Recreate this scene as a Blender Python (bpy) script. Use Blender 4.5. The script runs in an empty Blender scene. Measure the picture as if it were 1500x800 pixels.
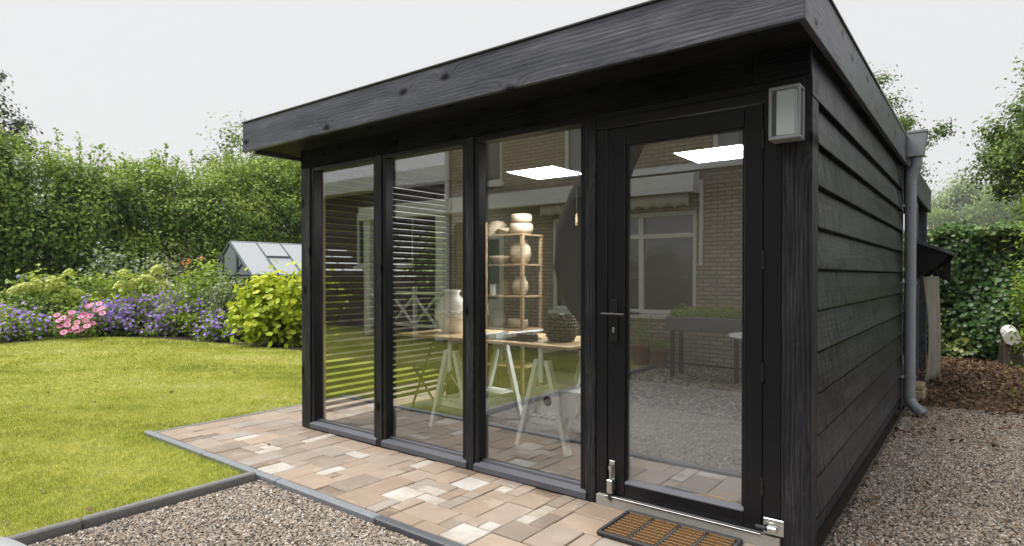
import bpy, math, random
import numpy as np
from mathutils import Vector, Matrix
random.seed(7); RNG = np.random.default_rng(11)
SC = bpy.context.scene; COL = SC.collection
# ------------------------------------------------------------------ camera
W, H = 1500.0, 800.0
F_PX, YAW, PITCH, V0 = 891.86, math.radians(37.818), math.radians(0.498), 411.64
CAM = Vector((0.6476, -3.1539, 1.35))
cd = bpy.data.cameras.new('camera'); cam = bpy.data.objects.new('camera', cd); COL.objects.link(cam)
cam.location = CAM; cam.rotation_euler = (math.pi/2 - PITCH, 0, YAW)
cd.sensor_width = 36.0; cd.lens = 36.0*F_PX/W; cd.shift_y = (V0 - H/2)/W
cd.clip_start = 0.05; cd.clip_end = 3000; SC.camera = cam
# ------------------------------------------------------------------ sky, sun, exposure
SUN_EL, SUN_AZ = math.radians(60), math.radians(-128)      # azimuth from +Y towards +X
wd = bpy.data.worlds.new('World'); SC.world = wd; wd.use_nodes = True
nt = wd.node_tree; nt.nodes.clear()
sky = nt.nodes.new('ShaderNodeTexSky'); sky.sky_type = 'NISHITA'; sky.sun_disc = False
sky.sun_elevation = SUN_EL; sky.sun_rotation = SUN_AZ; sky.dust_density = 6.0; sky.air_density = 1.0
s1 = nt.nodes.new('ShaderNodeVectorMath'); s1.operation = 'SCALE'; s1.inputs[3].default_value = 0.027
mx = nt.nodes.new('ShaderNodeMix'); mx.data_type = 'RGBA'; mx.inputs[0].default_value = 0.93
mx.inputs[7].default_value = (0.293, 0.293, 0.295, 1)       # closed overcast layer
bg = nt.nodes.new('ShaderNodeBackground'); bg.inputs[1].default_value = 1.0
wo = nt.nodes.new('ShaderNodeOutputWorld')
nt.links.new(sky.outputs[0], s1.inputs[0]); nt.links.new(s1.outputs[0], mx.inputs[6])
nt.links.new(mx.outputs[2], bg.inputs[0]); nt.links.new(bg.outputs[0], wo.inputs[0])
ld = bpy.data.lights.new('sun', 'SUN'); ld.energy = 1.5; ld.angle = math.radians(50); ld.color = (1, .97, .93)
sun = bpy.data.objects.new('sun', ld); COL.objects.link(sun)
sdir = Vector((math.sin(SUN_AZ)*math.cos(SUN_EL), math.cos(SUN_AZ)*math.cos(SUN_EL), math.sin(SUN_EL)))
sun.rotation_euler = sdir.to_track_quat('Z', 'Y').to_euler(); sun.location = (0, 0, 20)
vs = SC.view_settings; vs.view_transform = 'Standard'; vs.look = 'None'; vs.exposure = 1.6; vs.gamma = 1.0
cy = SC.cycles; cy.use_denoising = True; cy.max_bounces = 8; cy.diffuse_bounces = 3; cy.glossy_bounces = 4
cy.transparent_max_bounces = 16; cy.caustics_reflective = False; cy.caustics_refractive = False
cy.sample_clamp_indirect = 6.0
# ------------------------------------------------------------------ node helpers
class NT:
    def __init__(s, name):
        s.m = bpy.data.materials.new(name); s.m.use_nodes = True; s.t = s.m.node_tree; s.t.nodes.clear()
        s.out = s.t.nodes.new('ShaderNodeOutputMaterial')
    def put(s, sock, v):
        if isinstance(v, bpy.types.NodeSocket): s.t.links.new(v, sock)
        elif v is not None:
            if hasattr(sock.default_value, '__len__') and not hasattr(v, '__len__'): v = [v]*len(sock.default_value)
            if hasattr(sock.default_value, '__len__') and len(sock.default_value) == 4 and len(v) == 3: v = (*v, 1)
            sock.default_value = v
    def n(s, typ, props=None, **ins):
        nd = s.t.nodes.new('ShaderNode' + typ)
        for k, v in (props or {}).items(): setattr(nd, k, v)
        for k, v in ins.items():
            s.put(nd.inputs[int(k[1:])] if k[0] == 'i' and k[1:].isdigit() else nd.inputs[k.replace('_', ' ')], v)
        return nd
    def math(s, op, a, b=None, c=None): return s.n('Math', {'operation': op}, i0=a, i1=b, i2=c).outputs[0]
    def vmul(s, v, k): return s.n('VectorMath', {'operation': 'MULTIPLY'}, i0=v, i1=k).outputs[0]
    def vadd(s, v, k): return s.n('VectorMath', {'operation': 'ADD'}, i0=v, i1=k).outputs[0]
    def noise(s, v, sc, det=3, rough=.55, dist=0): return s.n('TexNoise', None, Vector=v, Scale=sc, Detail=det, Roughness=rough, Distortion=dist).outputs[0]
    def mix(s, f, a, b): 
        nd = s.n('Mix', {'data_type': 'RGBA'}, i0=f, i6=a, i7=b); return nd.outputs[2]
    def ramp(s, f, stops):
        nd = s.n('ValToRGB', None, i0=f); e = nd.color_ramp.elements
        while len(e) < len(stops): e.new(.5)
        for q, (p, c) in zip(e, stops): q.position = p; q.color = (*c, 1) if len(c) == 3 else c
        return nd.outputs[0]
    def mapr(s, v, a, b, c, d): return s.n('MapRange', None, i0=v, i1=a, i2=b, i3=c, i4=d).outputs[0]
    def bump(s, h, st, d, nrm=None): return s.n('Bump', None, Strength=st, Distance=d, Height=h, Normal=nrm).outputs[0]
    def bsdf(s, **k): 
        b = s.n('BsdfPrincipled', None, **k); return b.outputs[0]
    def done(s, sh): s.t.links.new(sh, s.out.inputs[0]); return s.m
    def obj(s): return s.n('TexCoord').outputs[3]
    def pos(s): return s.n('NewGeometry').outputs[0]
    def rnd(s): return s.n('ObjectInfo').outputs[5]
    def loc(s): return s.n('ObjectInfo').outputs[0]
    def attr(s, a): return s.n('Attribute', {'attribute_name': a}).outputs[2]
M = {}
def plain(name, col, rough=.5, metal=0, nscale=30, var=.15, bump=.0, spec=.5):
    t = NT(name); v = t.obj(); nz = t.noise(v, nscale, 4)
    c = t.mix(nz, tuple(x*(1-var) for x in col), tuple(min(1, x*(1+var)) for x in col))
    b = t.bump(nz, bump, .004) if bump else None
    M[name] = t.done(t.bsdf(Base_Color=c, Roughness=t.mapr(nz, 0, 1, rough*.85, min(1, rough*1.15)), Metallic=metal, Normal=b, Specular_IOR_Level=spec))
    return M[name]
def wood_mat(name, dark, light, rough=(.34, .6), ring=40.0, knot=1.0, wear=.0, wearcol=(.3, .3, .32), bs=.6, spec=.5, con=.85):
    t = NT(name); r = t.rnd(); o = t.obj()
    off = t.n('CombineXYZ', None, i0=t.math('MULTIPLY', r, 37.0), i1=t.math('MULTIPLY', r, 11.0), i2=0.0).outputs[0]
    v = t.vadd(o, off)
    warp = t.noise(t.vmul(v, (.5, 3.0, 3.0)), 1.0, 3)
    vk = t.n('TexVoronoi', {'feature': 'F1', 'voronoi_dimensions': '2D'}, Vector=t.vmul(v, (1.9, 4.0, 0)), Scale=1.0, Randomness=1.0)
    d = t.math('ADD', vk.outputs[0], t.mapr(t.noise(v, 9, 3), 0, 1, -.05, .05))
    kn = t.math('POWER', 2.718, t.math('MULTIPLY', t.math('MULTIPLY', d, d), -26.0))
    sep = t.n('SeparateXYZ', None, i0=v)
    f = t.math('ADD', t.math('MULTIPLY', sep.outputs[1], ring), t.math('ADD', t.math('MULTIPLY', warp, 3.6), t.math('MULTIPLY', kn, 3.2*knot)))
    f = t.math('ADD', f, t.mapr(t.noise(t.vmul(v, (2.2, 60, 60)), 1.0, 3), 0, 1, -.35, .35))
    band = t.mapr(t.math('SINE', t.math('MULTIPLY', f, 6.283)), -1, 1, 0, 1); band = t.math('POWER', band, .7)
    fine = t.noise(t.vmul(v, (4, 210, 210)), 1.0, 5, .75)
    blot = t.noise(t.vmul(v, (1.3, 5, 5)), 1.4, 5, .6)
    core = t.mapr(d, .04, .12, 1, 0); halo = t.mapr(d, .06, .26, 1, 0)
    tone = t.mapr(r, 0, 1, .75, 1.25)
    c = t.mix(t.math('MULTIPLY', band, con), dark, light)
    c = t.mix(t.mapr(blot, .35, .7, 0, .5), c, tuple(x*.6+y*.4 for x, y in zip(dark, light)))
    c = t.mix(t.mapr(fine, .45, .64, 0, .8*con+.1), c, tuple(x*.3 for x in dark))
    c = t.mix(t.math('MULTIPLY', halo, .35*knot), c, dark); c = t.mix(t.math('MULTIPLY', core, .9*knot), c, tuple(x*.2 for x in dark))
    if wear:
        w = t.math('MULTIPLY', t.mapr(blot, .5, .72, 0, 1), t.mapr(fine, .36, .48, 1, 0)); c = t.mix(t.math('MULTIPLY', w, wear), c, wearcol)
        w = t.mapr(t.noise(t.vmul(v, (24, 7, 7)), 1.0, 4, .7), .66, .74, 0, .5*wear); c = t.mix(w, c, wearcol)
    c = t.n('Mix', {'data_type': 'RGBA', 'blend_type': 'MULTIPLY'}, i0=1.0, i6=c, i7=t.n('CombineColor', None, i0=tone, i1=tone, i2=tone).outputs[0]).outputs[2]
    rg = t.mapr(t.math('ADD', t.math('MULTIPLY', blot, .6), t.math('MULTIPLY', band, .4)), .2, .8, rough[0], rough[1])
    hgt = t.math('ADD', t.math('MULTIPLY', band, .45), t.math('ADD', t.math('MULTIPLY', fine, .8), t.math('MULTIPLY', core, -.5)))
    b = t.bump(hgt, bs, .005); b = t.bump(blot, .2, .02, b)
    sl = t.math('MULTIPLY', t.math('MULTIPLY', t.mapr(fine, .40, .60, 1, 1-.85*min(1, con*1.6)), t.mapr(band, 0, 1, 1-.75*con, 1)), t.mapr(blot, .35, .65, .35*spec, 1.3*spec)); sl = t.math('MULTIPLY', sl, t.math('SUBTRACT', 1.0, t.math('MULTIPLY', core, .9)))
    M[name] = t.done(t.bsdf(Base_Color=c, Roughness=rg, Normal=b, Specular_IOR_Level=sl)); return M[name]
wood_mat('black_wood', (.060, .064, .080), (.150, .157, .188), wear=.7, wearcol=(.28, .28, .32), spec=.6, rough=(.28, .48), ring=44, bs=.16, con=.32)
def cladding_mat(name, lo, hi, pale):
    t = NT(name); r = t.rnd(); o = t.obj()
    v = t.vadd(o, t.n('CombineXYZ', None, i0=t.math('MULTIPLY', r, 37.0), i1=t.math('MULTIPLY', r, 11.0), i2=0.0).outputs[0])
    blot = t.noise(t.vmul(v, (.8, 10, 10)), 1.0, 4, .55); grain = t.noise(t.vmul(v, (2.5, 170, 170)), 1.0, 4, .7)
    drip = t.noise(t.vmul(v, (34, 4.5, 4.5)), 1.0, 5, .65); dash = t.noise(t.vmul(t.vadd(v, (5, 3, 1)), (42, 13, 13)), 1.0, 3, .5)
    wob = t.noise(t.vmul(v, (.8, 8, 8)), 1.0, 3); sp = t.n('SeparateXYZ', None, i0=v); sb = t.n('SeparateXYZ', None, i0=o)
    band = t.mapr(t.math('SINE', t.math('ADD', t.math('MULTIPLY', sp.outputs[1], 210.0), t.math('MULTIPLY', wob, 22.0))), -1, 1, 0, 1)
    c = t.mix(t.mapr(blot, .35, .68, 0, 1), lo, hi); c = t.mix(t.math('MULTIPLY', band, .5), c, lo)
    c = t.mix(t.mapr(drip, .50, .70, 0, .35), c, hi); c = t.mix(t.mapr(grain, .52, .66, 0, .6), c, tuple(x*.3 for x in lo))
    c = t.mix(t.mapr(dash, .66, .76, 0, .6), c, pale)
    tone = t.mapr(r, 0, 1, .65, 1.35); c = t.n('Mix', {'data_type': 'RGBA', 'blend_type': 'MULTIPLY'}, i0=1.0, i6=c, i7=t.n('CombineColor', None, i0=tone, i1=tone, i2=tone).outputs[0]).outputs[2]
    edge = t.mapr(sb.outputs[1], .007, .014, 1, 0); c = t.mix(edge, c, (.001, .001, .0012, 1))  # dark strip on the board's lower edge: shadow line painted into the colour
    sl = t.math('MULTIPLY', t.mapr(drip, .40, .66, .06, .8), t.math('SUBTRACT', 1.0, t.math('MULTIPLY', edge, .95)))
    rg = t.mapr(t.math('ADD', t.math('MULTIPLY', blot, .5), t.math('MULTIPLY', drip, .5)), .35, .65, .28, .52)
    b = t.bump(t.math('ADD', t.math('MULTIPLY', grain, .6), t.math('ADD', t.math('MULTIPLY', band, .25), t.math('MULTIPLY', dash, .8))), .3, .004); b = t.bump(blot, .10, .01, b)
    M[name] = t.done(t.bsdf(Base_Color=c, Roughness=rg, Normal=b, Specular_IOR_Level=sl))
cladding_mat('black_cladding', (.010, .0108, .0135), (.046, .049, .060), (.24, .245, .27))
wood_mat('black_post', (.014, .015, .019), (.052, .055, .067), wear=.5, wearcol=(.24, .24, .26), spec=.5, rough=(.34, .52), ring=44, con=.4, bs=.22)
plain('black_joinery', (.008, .0088, .0115), .34, nscale=40, var=.35, spec=.32, bump=.08)
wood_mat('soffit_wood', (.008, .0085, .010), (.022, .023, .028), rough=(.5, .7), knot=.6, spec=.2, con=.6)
wood_mat('slat_wood', (.006, .0057, .0054), (.014, .013, .012), rough=(.5, .7))
wood_mat('pine', (.30, .215, .13), (.42, .32, .20), rough=(.4, .6), bs=.15, con=.5)
wood_mat('birch_top', (.52, .38, .21), (.64, .49, .29), rough=(.35, .5), knot=.1, bs=.1, con=.4)
wood_mat('grey_post', (.30, .24, .15), (.42, .35, .23), rough=(.6, .8))
wood_mat('bark', (.05, .04, .03), (.12, .10, .08), rough=(.8, .95), bs=1.0)
plain('white_paint', (.86, .87, .87), .35, var=.05)
plain('white_trestle', (.84, .88, .86), .4, var=.05)
plain('anthracite', (.045, .048, .055), .38, var=.1, spec=.5)
plain('lamp_grey', (.28, .295, .32), .35, var=.06)
plain('joint_sand', (.20, .165, .13), .95, nscale=90, var=.4, bump=.5)
plain('sill_grey', (.095, .10, .118), .5, var=.12, nscale=14)
plain('black_metal', (.012, .012, .013), .3)
plain('edge_trim', (.03, .03, .033), .35)
plain('aluminium', (.55, .56, .57), .35, 1.0)
plain('galvanised', (.58, .60, .60), .3, 1.0, nscale=60, var=.3)
plain('pvc_grey', (.25, .265, .285), .38, var=.08, nscale=8)
plain('rubber', (.028, .030, .034), .6, bump=.2)
plain('coir', (.27, .155, .065), .95, nscale=220, var=.6, bump=.8)
plain('coir_pale', (.45, .31, .19), .95, nscale=220, var=.5, bump=.8)
plain('interior_wall', (.042, .038, .033), .8, var=.1, nscale=5)
plain('interior_ceiling', (.09, .09, .09), .8, var=.05)
plain('screed', (.085, .085, .088), .5, var=.3, nscale=4)
plain('ceramic_white', (.84, .81, .76), .45, var=.06, nscale=18)
plain('clay', (.40, .33, .25), .7, var=.14, nscale=14)
plain('ceramic_black', (.012, .014, .020), .35)
plain('terracotta', (.36, .19, .12), .8, var=.2)
plain('paper', (.7, .7, .69), .6, var=.03)
plain('binder_black', (.015, .015, .017), .4)
plain('canvas', (.33, .32, .27), .9, nscale=6, var=.3, bump=.3)
plain('cover_fabric', (.10, .09, .088), .75, nscale=6, var=.25, bump=.3)
plain('concrete_kerb', (.21, .21, .205), .75, nscale=60, var=.35, bump=.4)
plain('slate_kerb', (.24, .255, .28), .55, nscale=50, var=.3, bump=.4)
plain('kerb_dark', (.10, .107, .12), .5, nscale=50, var=.25, bump=.3)
plain('threshold_stone', (.33, .32, .30), .7, nscale=60, var=.2, bump=.2)
plain('table_stone', (.50, .52, .54), .4, nscale=20, var=.2)
plain('sandstone', (.36, .31, .20), .9, nscale=25, var=.3, bump=.5)
plain('curtain_cloth', (.62, .59, .53), .9, var=.05)
plain('valance_cloth', (.64, .61, .56), .9, nscale=30, var=.15)
plain('roof_felt', (.04, .04, .042), .9)
plain('olive_steel', (.10, .105, .06), .4)
plain('plastic_white', (.75, .74, .70), .4)
plain('dark_void', (.02, .019, .018), .9)
plain('room_wall', (.14, .11, .08), .9)
plain('wing_boards', (.085, .06, .05), .8, nscale=12, var=.3)
plain('soil', (.055, .042, .03), .95, nscale=20, var=.5, bump=.6)
def emis(name, col, st):
    t = NT(name); e = t.n('Emission', None, Color=(*col, 1), Strength=st); M[name] = t.done(e.outputs[0])
emis('led', (1, .985, .96), 22.0)
t = NT('lamp_diffuser'); M['lamp_diffuser'] = t.done(t.bsdf(Base_Color=(.9, .91, .91, 1), Roughness=.5))
def glass(name, tint, r0, wav=.012):
    t = NT(name); lw = t.n('LayerWeight', None, Blend=.5).outputs[1]
    fr = t.math('ADD', t.math('MULTIPLY', t.math('POWER', lw, 5.0), 1-r0), r0)
    b = t.bump(t.noise(t.obj(), 1.3, 1), wav, .05)
    g = t.n('BsdfGlossy', None, Color=(1, 1, 1, 1), Roughness=0.0, Normal=b).outputs[0]
    tr = t.n('BsdfTransparent', None, Color=(*tint, 1)).outputs[0]
    M[name] = t.done(t.n('MixShader', None, i0=fr, i1=tr, i2=g).outputs[0])
glass('glass', (.975, .985, .98), .165)
glass('window_glass', (.8, .82, .82), .10)
glass('lamp_glass', (.9, .92, .92), .05)
t = NT('polycarbonate'); tr = t.n('BsdfTranslucent', None, Color=(.72, .76, .78, 1)).outputs[0]
pb = t.bsdf(Base_Color=(.74, .77, .80, 1), Roughness=.25)
M['polycarbonate'] = t.done(t.n('MixShader', None, i0=.35, i1=pb, i2=tr).outputs[0])
def leaf_mat(name, stops, rough=.45, transl=.3, spec=.4):
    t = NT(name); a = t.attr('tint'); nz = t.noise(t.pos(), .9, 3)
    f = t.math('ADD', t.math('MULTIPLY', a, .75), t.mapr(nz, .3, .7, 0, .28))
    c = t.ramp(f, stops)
    p = t.bsdf(Base_Color=c, Roughness=rough, Specular_IOR_Level=spec)
    tr = t.n('BsdfTranslucent', None, Color=t.mix(.35, c, (.30, .36, .05, 1))).outputs[0]
    M[name] = t.done(t.n('MixShader', None, i0=transl, i1=p, i2=tr).outputs[0])
leaf_mat('leaf_hedge', [(0, (.055, .12, .025)), (.4, (.17, .30, .05)), (.75, (.36, .50, .08)), (1, (.60, .66, .13))])
leaf_mat('leaf_oak', [(0, (.055, .11, .025)), (.6, (.16, .25, .05)), (1, (.33, .42, .08))])
leaf_mat('leaf_pine', [(0, (.03, .055, .035)), (1, (.09, .13, .07))])
leaf_mat('leaf_ivy', [(0, (.020, .052, .014)), (.55, (.065, .135, .030)), (.84, (.20, .28, .06)), (1, (.46, .48, .14))], rough=.28, transl=.15)
leaf_mat('leaf_lime', [(0, (.26, .38, .02)), (.5, (.50, .60, .03)), (1, (.74, .76, .06))])
leaf_mat('leaf_fresh', [(0, (.10, .20, .03)), (.5, (.28, .42, .04)), (1, (.54, .62, .07))])
leaf_mat('leaf_plant', [(0, (.10, .19, .04)), (.5, (.28, .42, .07)), (1, (.50, .60, .11))])
leaf_mat('leaf_grey', [(0, (.10, .17, .08)), (1, (.42, .50, .25))])
leaf_mat('leaf_violet', [(0, (.06, .04, .045)), (1, (.16, .11, .10))])
leaf_mat('leaf_dead', [(0, (.055, .03, .018)), (.5, (.15, .085, .045)), (.85, (.26, .16, .09)), (1, (.40, .28, .17))], rough=.6, transl=.05)
leaf_mat('grass', [(0, (.27, .32, .055)), (.4, (.53, .57, .11)), (.7, (.67, .68, .20)), (1, (.78, .75, .38))], rough=.55, transl=.12, spec=.25)
leaf_mat('petal_violet', [(0, (.34, .20, .86)), (1, (.58, .42, .98))], transl=.2)
leaf_mat('petal_pink', [(0, (.62, .10, .30)), (1, (.92, .40, .60))], transl=.2)
leaf_mat('petal_lime', [(0, (.55, .66, .10)), (1, (.82, .86, .30))], transl=.2)
leaf_mat('petal_blue', [(0, (.33, .38, .58)), (1, (.62, .66, .80))], transl=.1)
leaf_mat('petal_orange', [(0, (.75, .26, .10)), (1, (.88, .46, .22))], transl=.2)
# ground materials
def ground_mats():
    t = NT('lawn_soil'); p = t.pos(); a = t.noise(p, .8, 4); b = t.noise(p, 9, 4)
    c = t.mix(t.mapr(a, .35, .65, 0, 1), (.27, .32, .02, 1), (.42, .42, .06, 1)); c = t.mix(t.mapr(b, .4, .7, 0, .6), c, (.12, .17, .02, 1))
    M['lawn_soil'] = t.done(t.bsdf(Base_Color=c, Roughness=.9, Normal=t.bump(t.noise(p, 120, 3), .8, .02)))
    t = NT('gravel_bed'); p = t.pos(); v = t.n('TexVoronoi', {'feature': 'F1'}, Vector=p, Scale=62.0)
    sp = t.n('SeparateColor', None, i0=v.outputs[1])
    c = t.ramp(sp.outputs[0], [(0, (.05, .045, .04)), (.3, (.13, .11, .085)), (.6, (.24, .205, .165)), (.85, (.38, .34, .29)), (1, (.55, .50, .44))])
    c = t.mix(t.mapr(v.outputs[0], .25, .6, 0, .85), c, (.03, .027, .024, 1))
    M['gravel_bed'] = t.done(t.bsdf(Base_Color=c, Roughness=.75, Normal=t.bump(v.outputs[0], 1.0, -.012)))
    t = NT('pebble'); r = t.rnd(); nz = t.noise(t.obj(), 2.5, 3)
    f = t.math('ADD', r, t.mapr(nz, .3, .7, -.08, .08))
    c = t.ramp(f, [(0, (.08, .072, .064)), (.22, (.24, .205, .165)), (.42, (.39, .315, .235)), (.55, (.25, .245, .235)), (.72, (.46, .395, .315)), (.84, (.34, .21, .13)), (.89, (.58, .53, .46)), (1, (.74, .70, .64))])
    M['pebble'] = t.done(t.bsdf(Base_Color=c, Roughness=.6))
    t = NT('litter'); p = t.pos(); a = t.noise(p, 14, 5); b = t.noise(p, 60, 4)
    c = t.ramp(t.math('ADD', t.math('MULTIPLY', a, .5), t.math('MULTIPLY', b, .5)), [(.3, (.02, .014, .01)), (.5, (.07, .045, .03)), (.7, (.17, .11, .07))])
    M['litter'] = t.done(t.bsdf(Base_Color=c, Roughness=.9, Normal=t.bump(b, .8, .02)))
    def pav(name, stops, spk):
        t = NT(name); r = t.rnd(); o = t.obj(); off = t.n('CombineXYZ', None, i0=t.math('MULTIPLY', r, 31), i1=t.math('MULTIPLY', r, 17), i2=0.0).outputs[0]
        v = t.vadd(o, off); big = t.noise(v, 5, 4); fine = t.noise(v, 180, 3, .7)
        c = t.ramp(r, stops)
        c = t.mix(t.mapr(big, .42, .72, 0, .6), c, t.mix(r, (.36, .265, .185, 1), (.42, .37, .31, 1)))
        c = t.mix(t.mapr(fine, .3, .7, 0, spk), c, (.10, .08, .07, 1))
        c = t.mix(t.mapr(fine, .62, .8, 0, .5), c, (.75, .70, .62, 1))
        wn = t.noise(t.pos(), 2.6, 6, .65); c = t.mix(t.mapr(wn, .46, .62, 0, .42), c, (.27, .21, .16, 1)); c = t.mix(t.mapr(t.noise(t.pos(), 7, 5), .55, .7, 0, .35), c, (.55, .47, .38, 1))
        rg = t.mapr(big, .3, .7, .45, .8)
        M[name] = t.done(t.bsdf(Base_Color=c, Roughness=rg, Normal=t.bump(fine, .35, .002)))
    pav('paver', [(0, (.38, .275, .20)), (.18, (.43, .34, .265)), (.36, (.47, .38, .30)), (.5, (.39, .325, .27)), (.66, (.50, .37, .27)), (.8, (.42, .38, .335)), (.92, (.30, .235, .18)), (1, (.26, .20, .15))], .35)
    pav('paver_pale', [(0, (.66, .63, .58)), (.5, (.58, .54, .48)), (1, (.70, .69, .67))], .2)
    pav('paver_dark', [(0, (.19, .13, .09)), (.5, (.24, .17, .12)), (1, (.17, .13, .10))], .3)
    t = NT('brick'); g = t.n('SeparateXYZ', None, i0=t.pos())
    v = t.n('CombineXYZ', None, i0=t.math('ADD', g.outputs[0], g.outputs[1]), i1=g.outputs[2], i2=0.0).outputs[0]
    bk = t.n('TexBrick', {'offset': .5}, Vector=v, Color1=(.62, .52, .39, 1), Color2=(.46, .38, .28, 1), Mortar=(.13, .115, .10, 1), Scale=1.0, Mortar_Size=.007, Mortar_Smooth=.1, Bias=0.0, Brick_Width=.21, Row_Height=.062)
    nz = t.noise(t.pos(), 5, 5)
    c = t.mix(t.mapr(nz, .35, .7, 0, .5), bk.outputs[0], (.30, .26, .20, 1))
    M['brick'] = t.done(t.bsdf(Base_Color=c, Roughness=.85, Normal=t.bump(bk.outputs[1], .8, -.008)))
ground_mats()
# ------------------------------------------------------------------ object helpers
def tag(o, label=None, cat=None, group=None, kind=None):
    for k, v in (('label', label), ('category', cat), ('group', group), ('kind', kind)):
        if v: o[k] = v
    return o
def empty(name, loc=(0, 0, 0), label=None, cat=None, group=None, rz=0):
    o = bpy.data.objects.new(name, None); COL.objects.link(o); o.location = loc; o.rotation_euler = (0, 0, rz)
    o.empty_display_size = .1
    return tag(o, label, cat, group)
def link(name, me, mat=None, parent=None, mw=None):
    o = bpy.data.objects.new(name, me); COL.objects.link(o)
    if mat and not me.materials: me.materials.append(M[mat])
    if mw is None: mw = Matrix()
    o.matrix_basis = (pworld(parent).inverted() @ mw) if parent else mw
    if parent: o.parent = parent
    return o
def pworld(o): return (pworld(o.parent) if o.parent else Matrix()) @ o.matrix_basis
def cbox_verts(x0, x1, y0, y1, z0, z1, c):
    X, Y, Z = (x0, x1), (y0, y1), (z0, z1); V = []; idx = {}
    for i in (0, 1):
        for j in (0, 1):
            for k in (0, 1):
                sx, sy, sz = (1-2*i)*c, (1-2*j)*c, (1-2*k)*c
                idx[(i, j, k)] = len(V)
                V += [(X[i], Y[j]+sy, Z[k]+sz), (X[i]+sx, Y[j], Z[k]+sz), (X[i]+sx, Y[j]+sy, Z[k])]
    Fc = []
    a = lambda i, j, k, m: idx[(i, j, k)]+m
    Fc += [(a(0,0,0,0), a(0,0,1,0), a(0,1,1,0), a(0,1,0,0)), (a(1,0,0,0), a(1,1,0,0), a(1,1,1,0), a(1,0,1,0)),
           (a(0,0,0,1), a(1,0,0,1), a(1,0,1,1), a(0,0,1,1)), (a(0,1,0,1), a(0,1,1,1), a(1,1,1,1), a(1,1,0,1)),
           (a(0,0,0,2), a(0,1,0,2), a(1,1,0,2), a(1,0,0,2)), (a(0,0,1,2), a(1,0,1,2), a(1,1,1,2), a(0,1,1,2))]
    for j in (0, 1):
        for k in (0, 1): q = (a(0,j,k,1), a(0,j,k,2), a(1,j,k,2), a(1,j,k,1)); Fc.append(q if j == k else q[::-1])
    for i in (0, 1):
        for k in (0, 1): q = (a(i,0,k,0), a(i,1,k,0), a(i,1,k,2), a(i,0,k,2)); Fc.append(q if i != k else q[::-1])
    for i in (0, 1):
        for j in (0, 1): q = (a(i,j,0,0), a(i,j,0,1), a(i,j,1,1), a(i,j,1,0)); Fc.append(q if i == j else q[::-1])
    for i in (0, 1):
        for j in (0, 1):
            for k in (0, 1): q = (a(i,j,k,0), a(i,j,k,1), a(i,j,k,2)); Fc.append(q if (i+j+k) % 2 == 1 else q[::-1])
    return V, Fc
class B:
    """collects shapes for ONE mesh object"""
    def __init__(s): s.v = []; s.f = []; s.sm = []
    def add(s, V, Fc, smooth=False):
        n = len(s.v); s.v += [tuple(p) for p in V]; s.f += [tuple(i+n for i in q) for q in Fc]; s.sm += [smooth]*len(Fc); return s
    def box(s, x0, x1, y0, y1, z0, z1, c=None):
        m = min(abs(x1-x0), abs(y1-y0), abs(z1-z0))
        if c is None: c = min(.004, m*.2)
        return s.add(*cbox_verts(x0, x1, y0, y1, z0, z1, c))
    def tube(s, pts, rad, n=10, caps=True):
        pts = [Vector(p) for p in pts]; rad = rad if hasattr(rad, '__len__') else [rad]*len(pts); V = []; Fc = []
        ref = None
        for i, p in enumerate(pts):
            d = (pts[min(i+1, len(pts)-1)] - pts[max(i-1, 0)]).normalized()
            if ref is None: ref = Vector((0, 0, 1)) if abs(d.z) < .9 else Vector((1, 0, 0))
            u = (ref - d*ref.dot(d)).normalized(); w = d.cross(u); ref = u
            for k in range(n):
                a = 2*math.pi*k/n; V.append(p + (u*math.cos(a) + w*math.sin(a))*rad[i])
        for i in range(len(pts)-1):
            for k in range(n): k2 = (k+1) % n; Fc.append((i*n+k, i*n+k2, (i+1)*n+k2, (i+1)*n+k))
        s.add(V, Fc, True)
        if caps: s.add(V[:n], [tuple(range(n))[::-1]]); s.add(V[-n:], [tuple(range(n))])
        return s
    def bar(s, a, b, w, h, up=(0, 0, 1)):
        a, b = Vector(a), Vector(b); d = (b-a); L = d.length; d.normalize(); up = Vector(up)
        if abs(d.dot(up)) > .95: up = Vector((0, 1, 0))
        y = up.cross(d).normalized(); z = d.cross(y)
        V, Fc = cbox_verts(0, L, -w/2, w/2, -h/2, h/2, min(.003, w*.2, h*.2))
        return s.add([a + d*p[0] + y*p[1] + z*p[2] for p in V], Fc)
    def lathe(s, prof, n=24, c=(0, 0, 0)):
        V = []; Fc = []; m = len(prof)
        for r, z in prof:
            for k in range(n): a = 2*math.pi*k/n; V.append((c[0]+r*math.cos(a), c[1]+r*math.sin(a), c[2]+z))
        for i in range(m-1):
            for k in range(n): k2 = (k+1) % n; Fc.append((i*n+k, i*n+k2, (i+1)*n+k2, (i+1)*n+k))
        s.add(V, Fc, True)
        if prof[0][0] > 1e-4: s.add(V[:n], [tuple(range(n))[::-1]])
        if prof[-1][0] > 1e-4: s.add(V[-n:], [tuple(range(n))])
        return s
    def prism(s, poly, a, b, axis='y'):
        n = len(poly)
        def P(p, q): return (p[0], q, p[1]) if axis == 'y' else ((q, p[0], p[1]) if axis == 'x' else (p[0], p[1], q))
        V = [P(p, a) for p in poly] + [P(p, b) for p in poly]
        Fc = [tuple(range(n)), tuple(range(2*n-1, n-1, -1))] + [(i, i+n, (i+1) % n+n, (i+1) % n) for i in range(n)]
        return s.add(V, Fc)
    def mesh(s, name='m'):
        me = bpy.data.meshes.new(name); me.from_pydata(s.v, [], s.f); me.polygons.foreach_set('use_smooth', s.sm); me.update(); return me
    def build(s, name, mat, parent=None, mw=None): return link(name, s.mesh(name), mat, parent, mw)
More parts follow.
